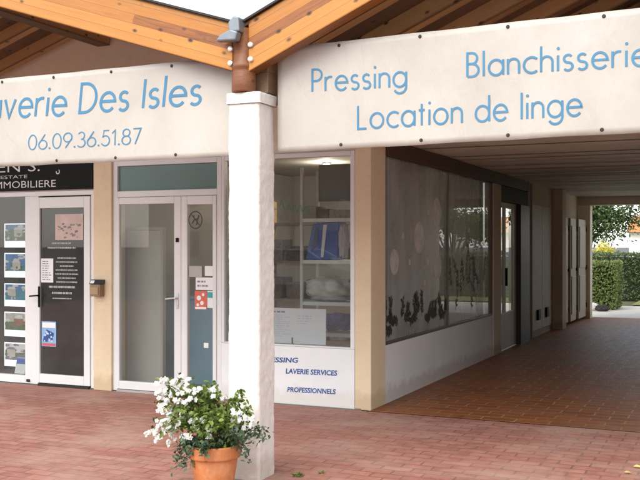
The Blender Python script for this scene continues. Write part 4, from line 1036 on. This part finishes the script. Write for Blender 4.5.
# ------------------------------------------------------------------ across the street: what the shop glass mirrors
ob = thing('apartment_house', 'long pale house with shuttered windows across the street', 'building', (-2, -34, 0))
MB().box(-26, 20, -42, -34, 0, 5.6).build('wall', M_wall, ob)
MB().prism([(-33.4, 5.5), (-42.6, 5.5), (-38, 7.6)], -26.6, 20.6, 'x').build('roof', M_tile, ob)
for k in range(11):
    for z in (.9, 3.5):
        x = -24 + k * 4
        f = MB().box(x, x + 1.3, -33.998, -33.93, z, z + 1.5).build('window', M_pvc, ob)
        MB().box(x + .08, x + 1.22, -33.928, -33.92, z + .08, z + 1.42).build('pane', M_black, f)
def car(x, y, paint, label, face):
    t = thing('parked_car', label, 'car', (x, y, 0), 'cars parked across the street')
    P = lambda a: x + face * (a - 2.1)
    def side(pts): return [(P(a), z) for a, z in pts]
    arch = lambda c: [(c + .36 * math.cos(R(180 - 18 * k)), .32 + .36 * math.sin(R(180 - 18 * k))) for k in range(11)]
    MB().prism(side([(0, .34), (.1, .30)] + [(a, z) for a, z in arch(.85)] + arch(3.3) + [(4.1, .3), (4.2, .55), (4.12, .74), (3.2, .92), (.35, .95), (.04, .82)]), y - .85, y + .85).build('body', paint, t, bevel=.05)
    b = MB(); lo = [(.35, .93), (3.25, .91)]; hi = [(.85, 1.40), (2.35, 1.42)]
    b.v = [(P(a), y + s_ * w_, z) for (a, z), w_ in zip(lo + hi[::-1], (.78, .78, .6, .6)) for s_ in (-1, 1)]
    b.f = [[0, 2, 4, 6], [1, 7, 5, 3], [2, 3, 5, 4], [0, 6, 7, 1], [4, 5, 7, 6], [0, 1, 3, 2]]; b.m = [0] * 6
    b.build('windows', plain('car_glass', (.03, .035, .04), .08), t, bevel=.03)
    MB().box(P(.86), P(2.34), y - .60, y + .60, 1.41, 1.455).build('roof', paint, t, bevel=.02)
    for s_ in (-1, 1):
        for (a, c) in (((.4, .94), (.86, 1.42)), ((1.6, .94), (1.6, 1.42)), ((3.2, .92), (2.34, 1.43))):
            MB().tube([(P(a[0]), y + s_ * .79, a[1]), (P(c[0]), y + s_ * .61, c[1])], .03, 6).build('pillar', paint, t)
        for c in (.85, 3.3):
            w_ = MB().tube([(P(c), y + s_ * .66, .32), (P(c), y + s_ * .86, .32)], .31, 24).build('wheel', M_black, t, bevel=.02)
            MB().tube([(P(c), y + s_ * .85, .32), (P(c), y + s_ * .872, .32)], .2, 16).build('rim', M_steel, w_)
        MB().box(P(4.1), P(4.19), y + s_ * .75, y + s_ * .45, .6, .72).build('headlight', M_steel, t, bevel=.02)
car(-9.5, -19, plain('car_white', (.75, .75, .75), .25), 'white hatchback parked across the street, nearest the left', 1)
car(-3.5, -19.2, plain('car_grey', (.25, .26, .28), .25, .3), 'grey hatchback parked across the street beside the white one', -1)
car(6.5, -19, plain('car_red', (.40, .04, .03), .25), 'red hatchback parked across the street, at the right', 1)
tree(-13, -25, 6.5, 2.6, 4000, .22, M_t1, 'street tree in front of the pale house, left', 15, 2.2)
tree(-1, -26, 6.0, 2.4, 4000, .22, M_t1, 'street tree in front of the pale house, centre', 16, 2.0)
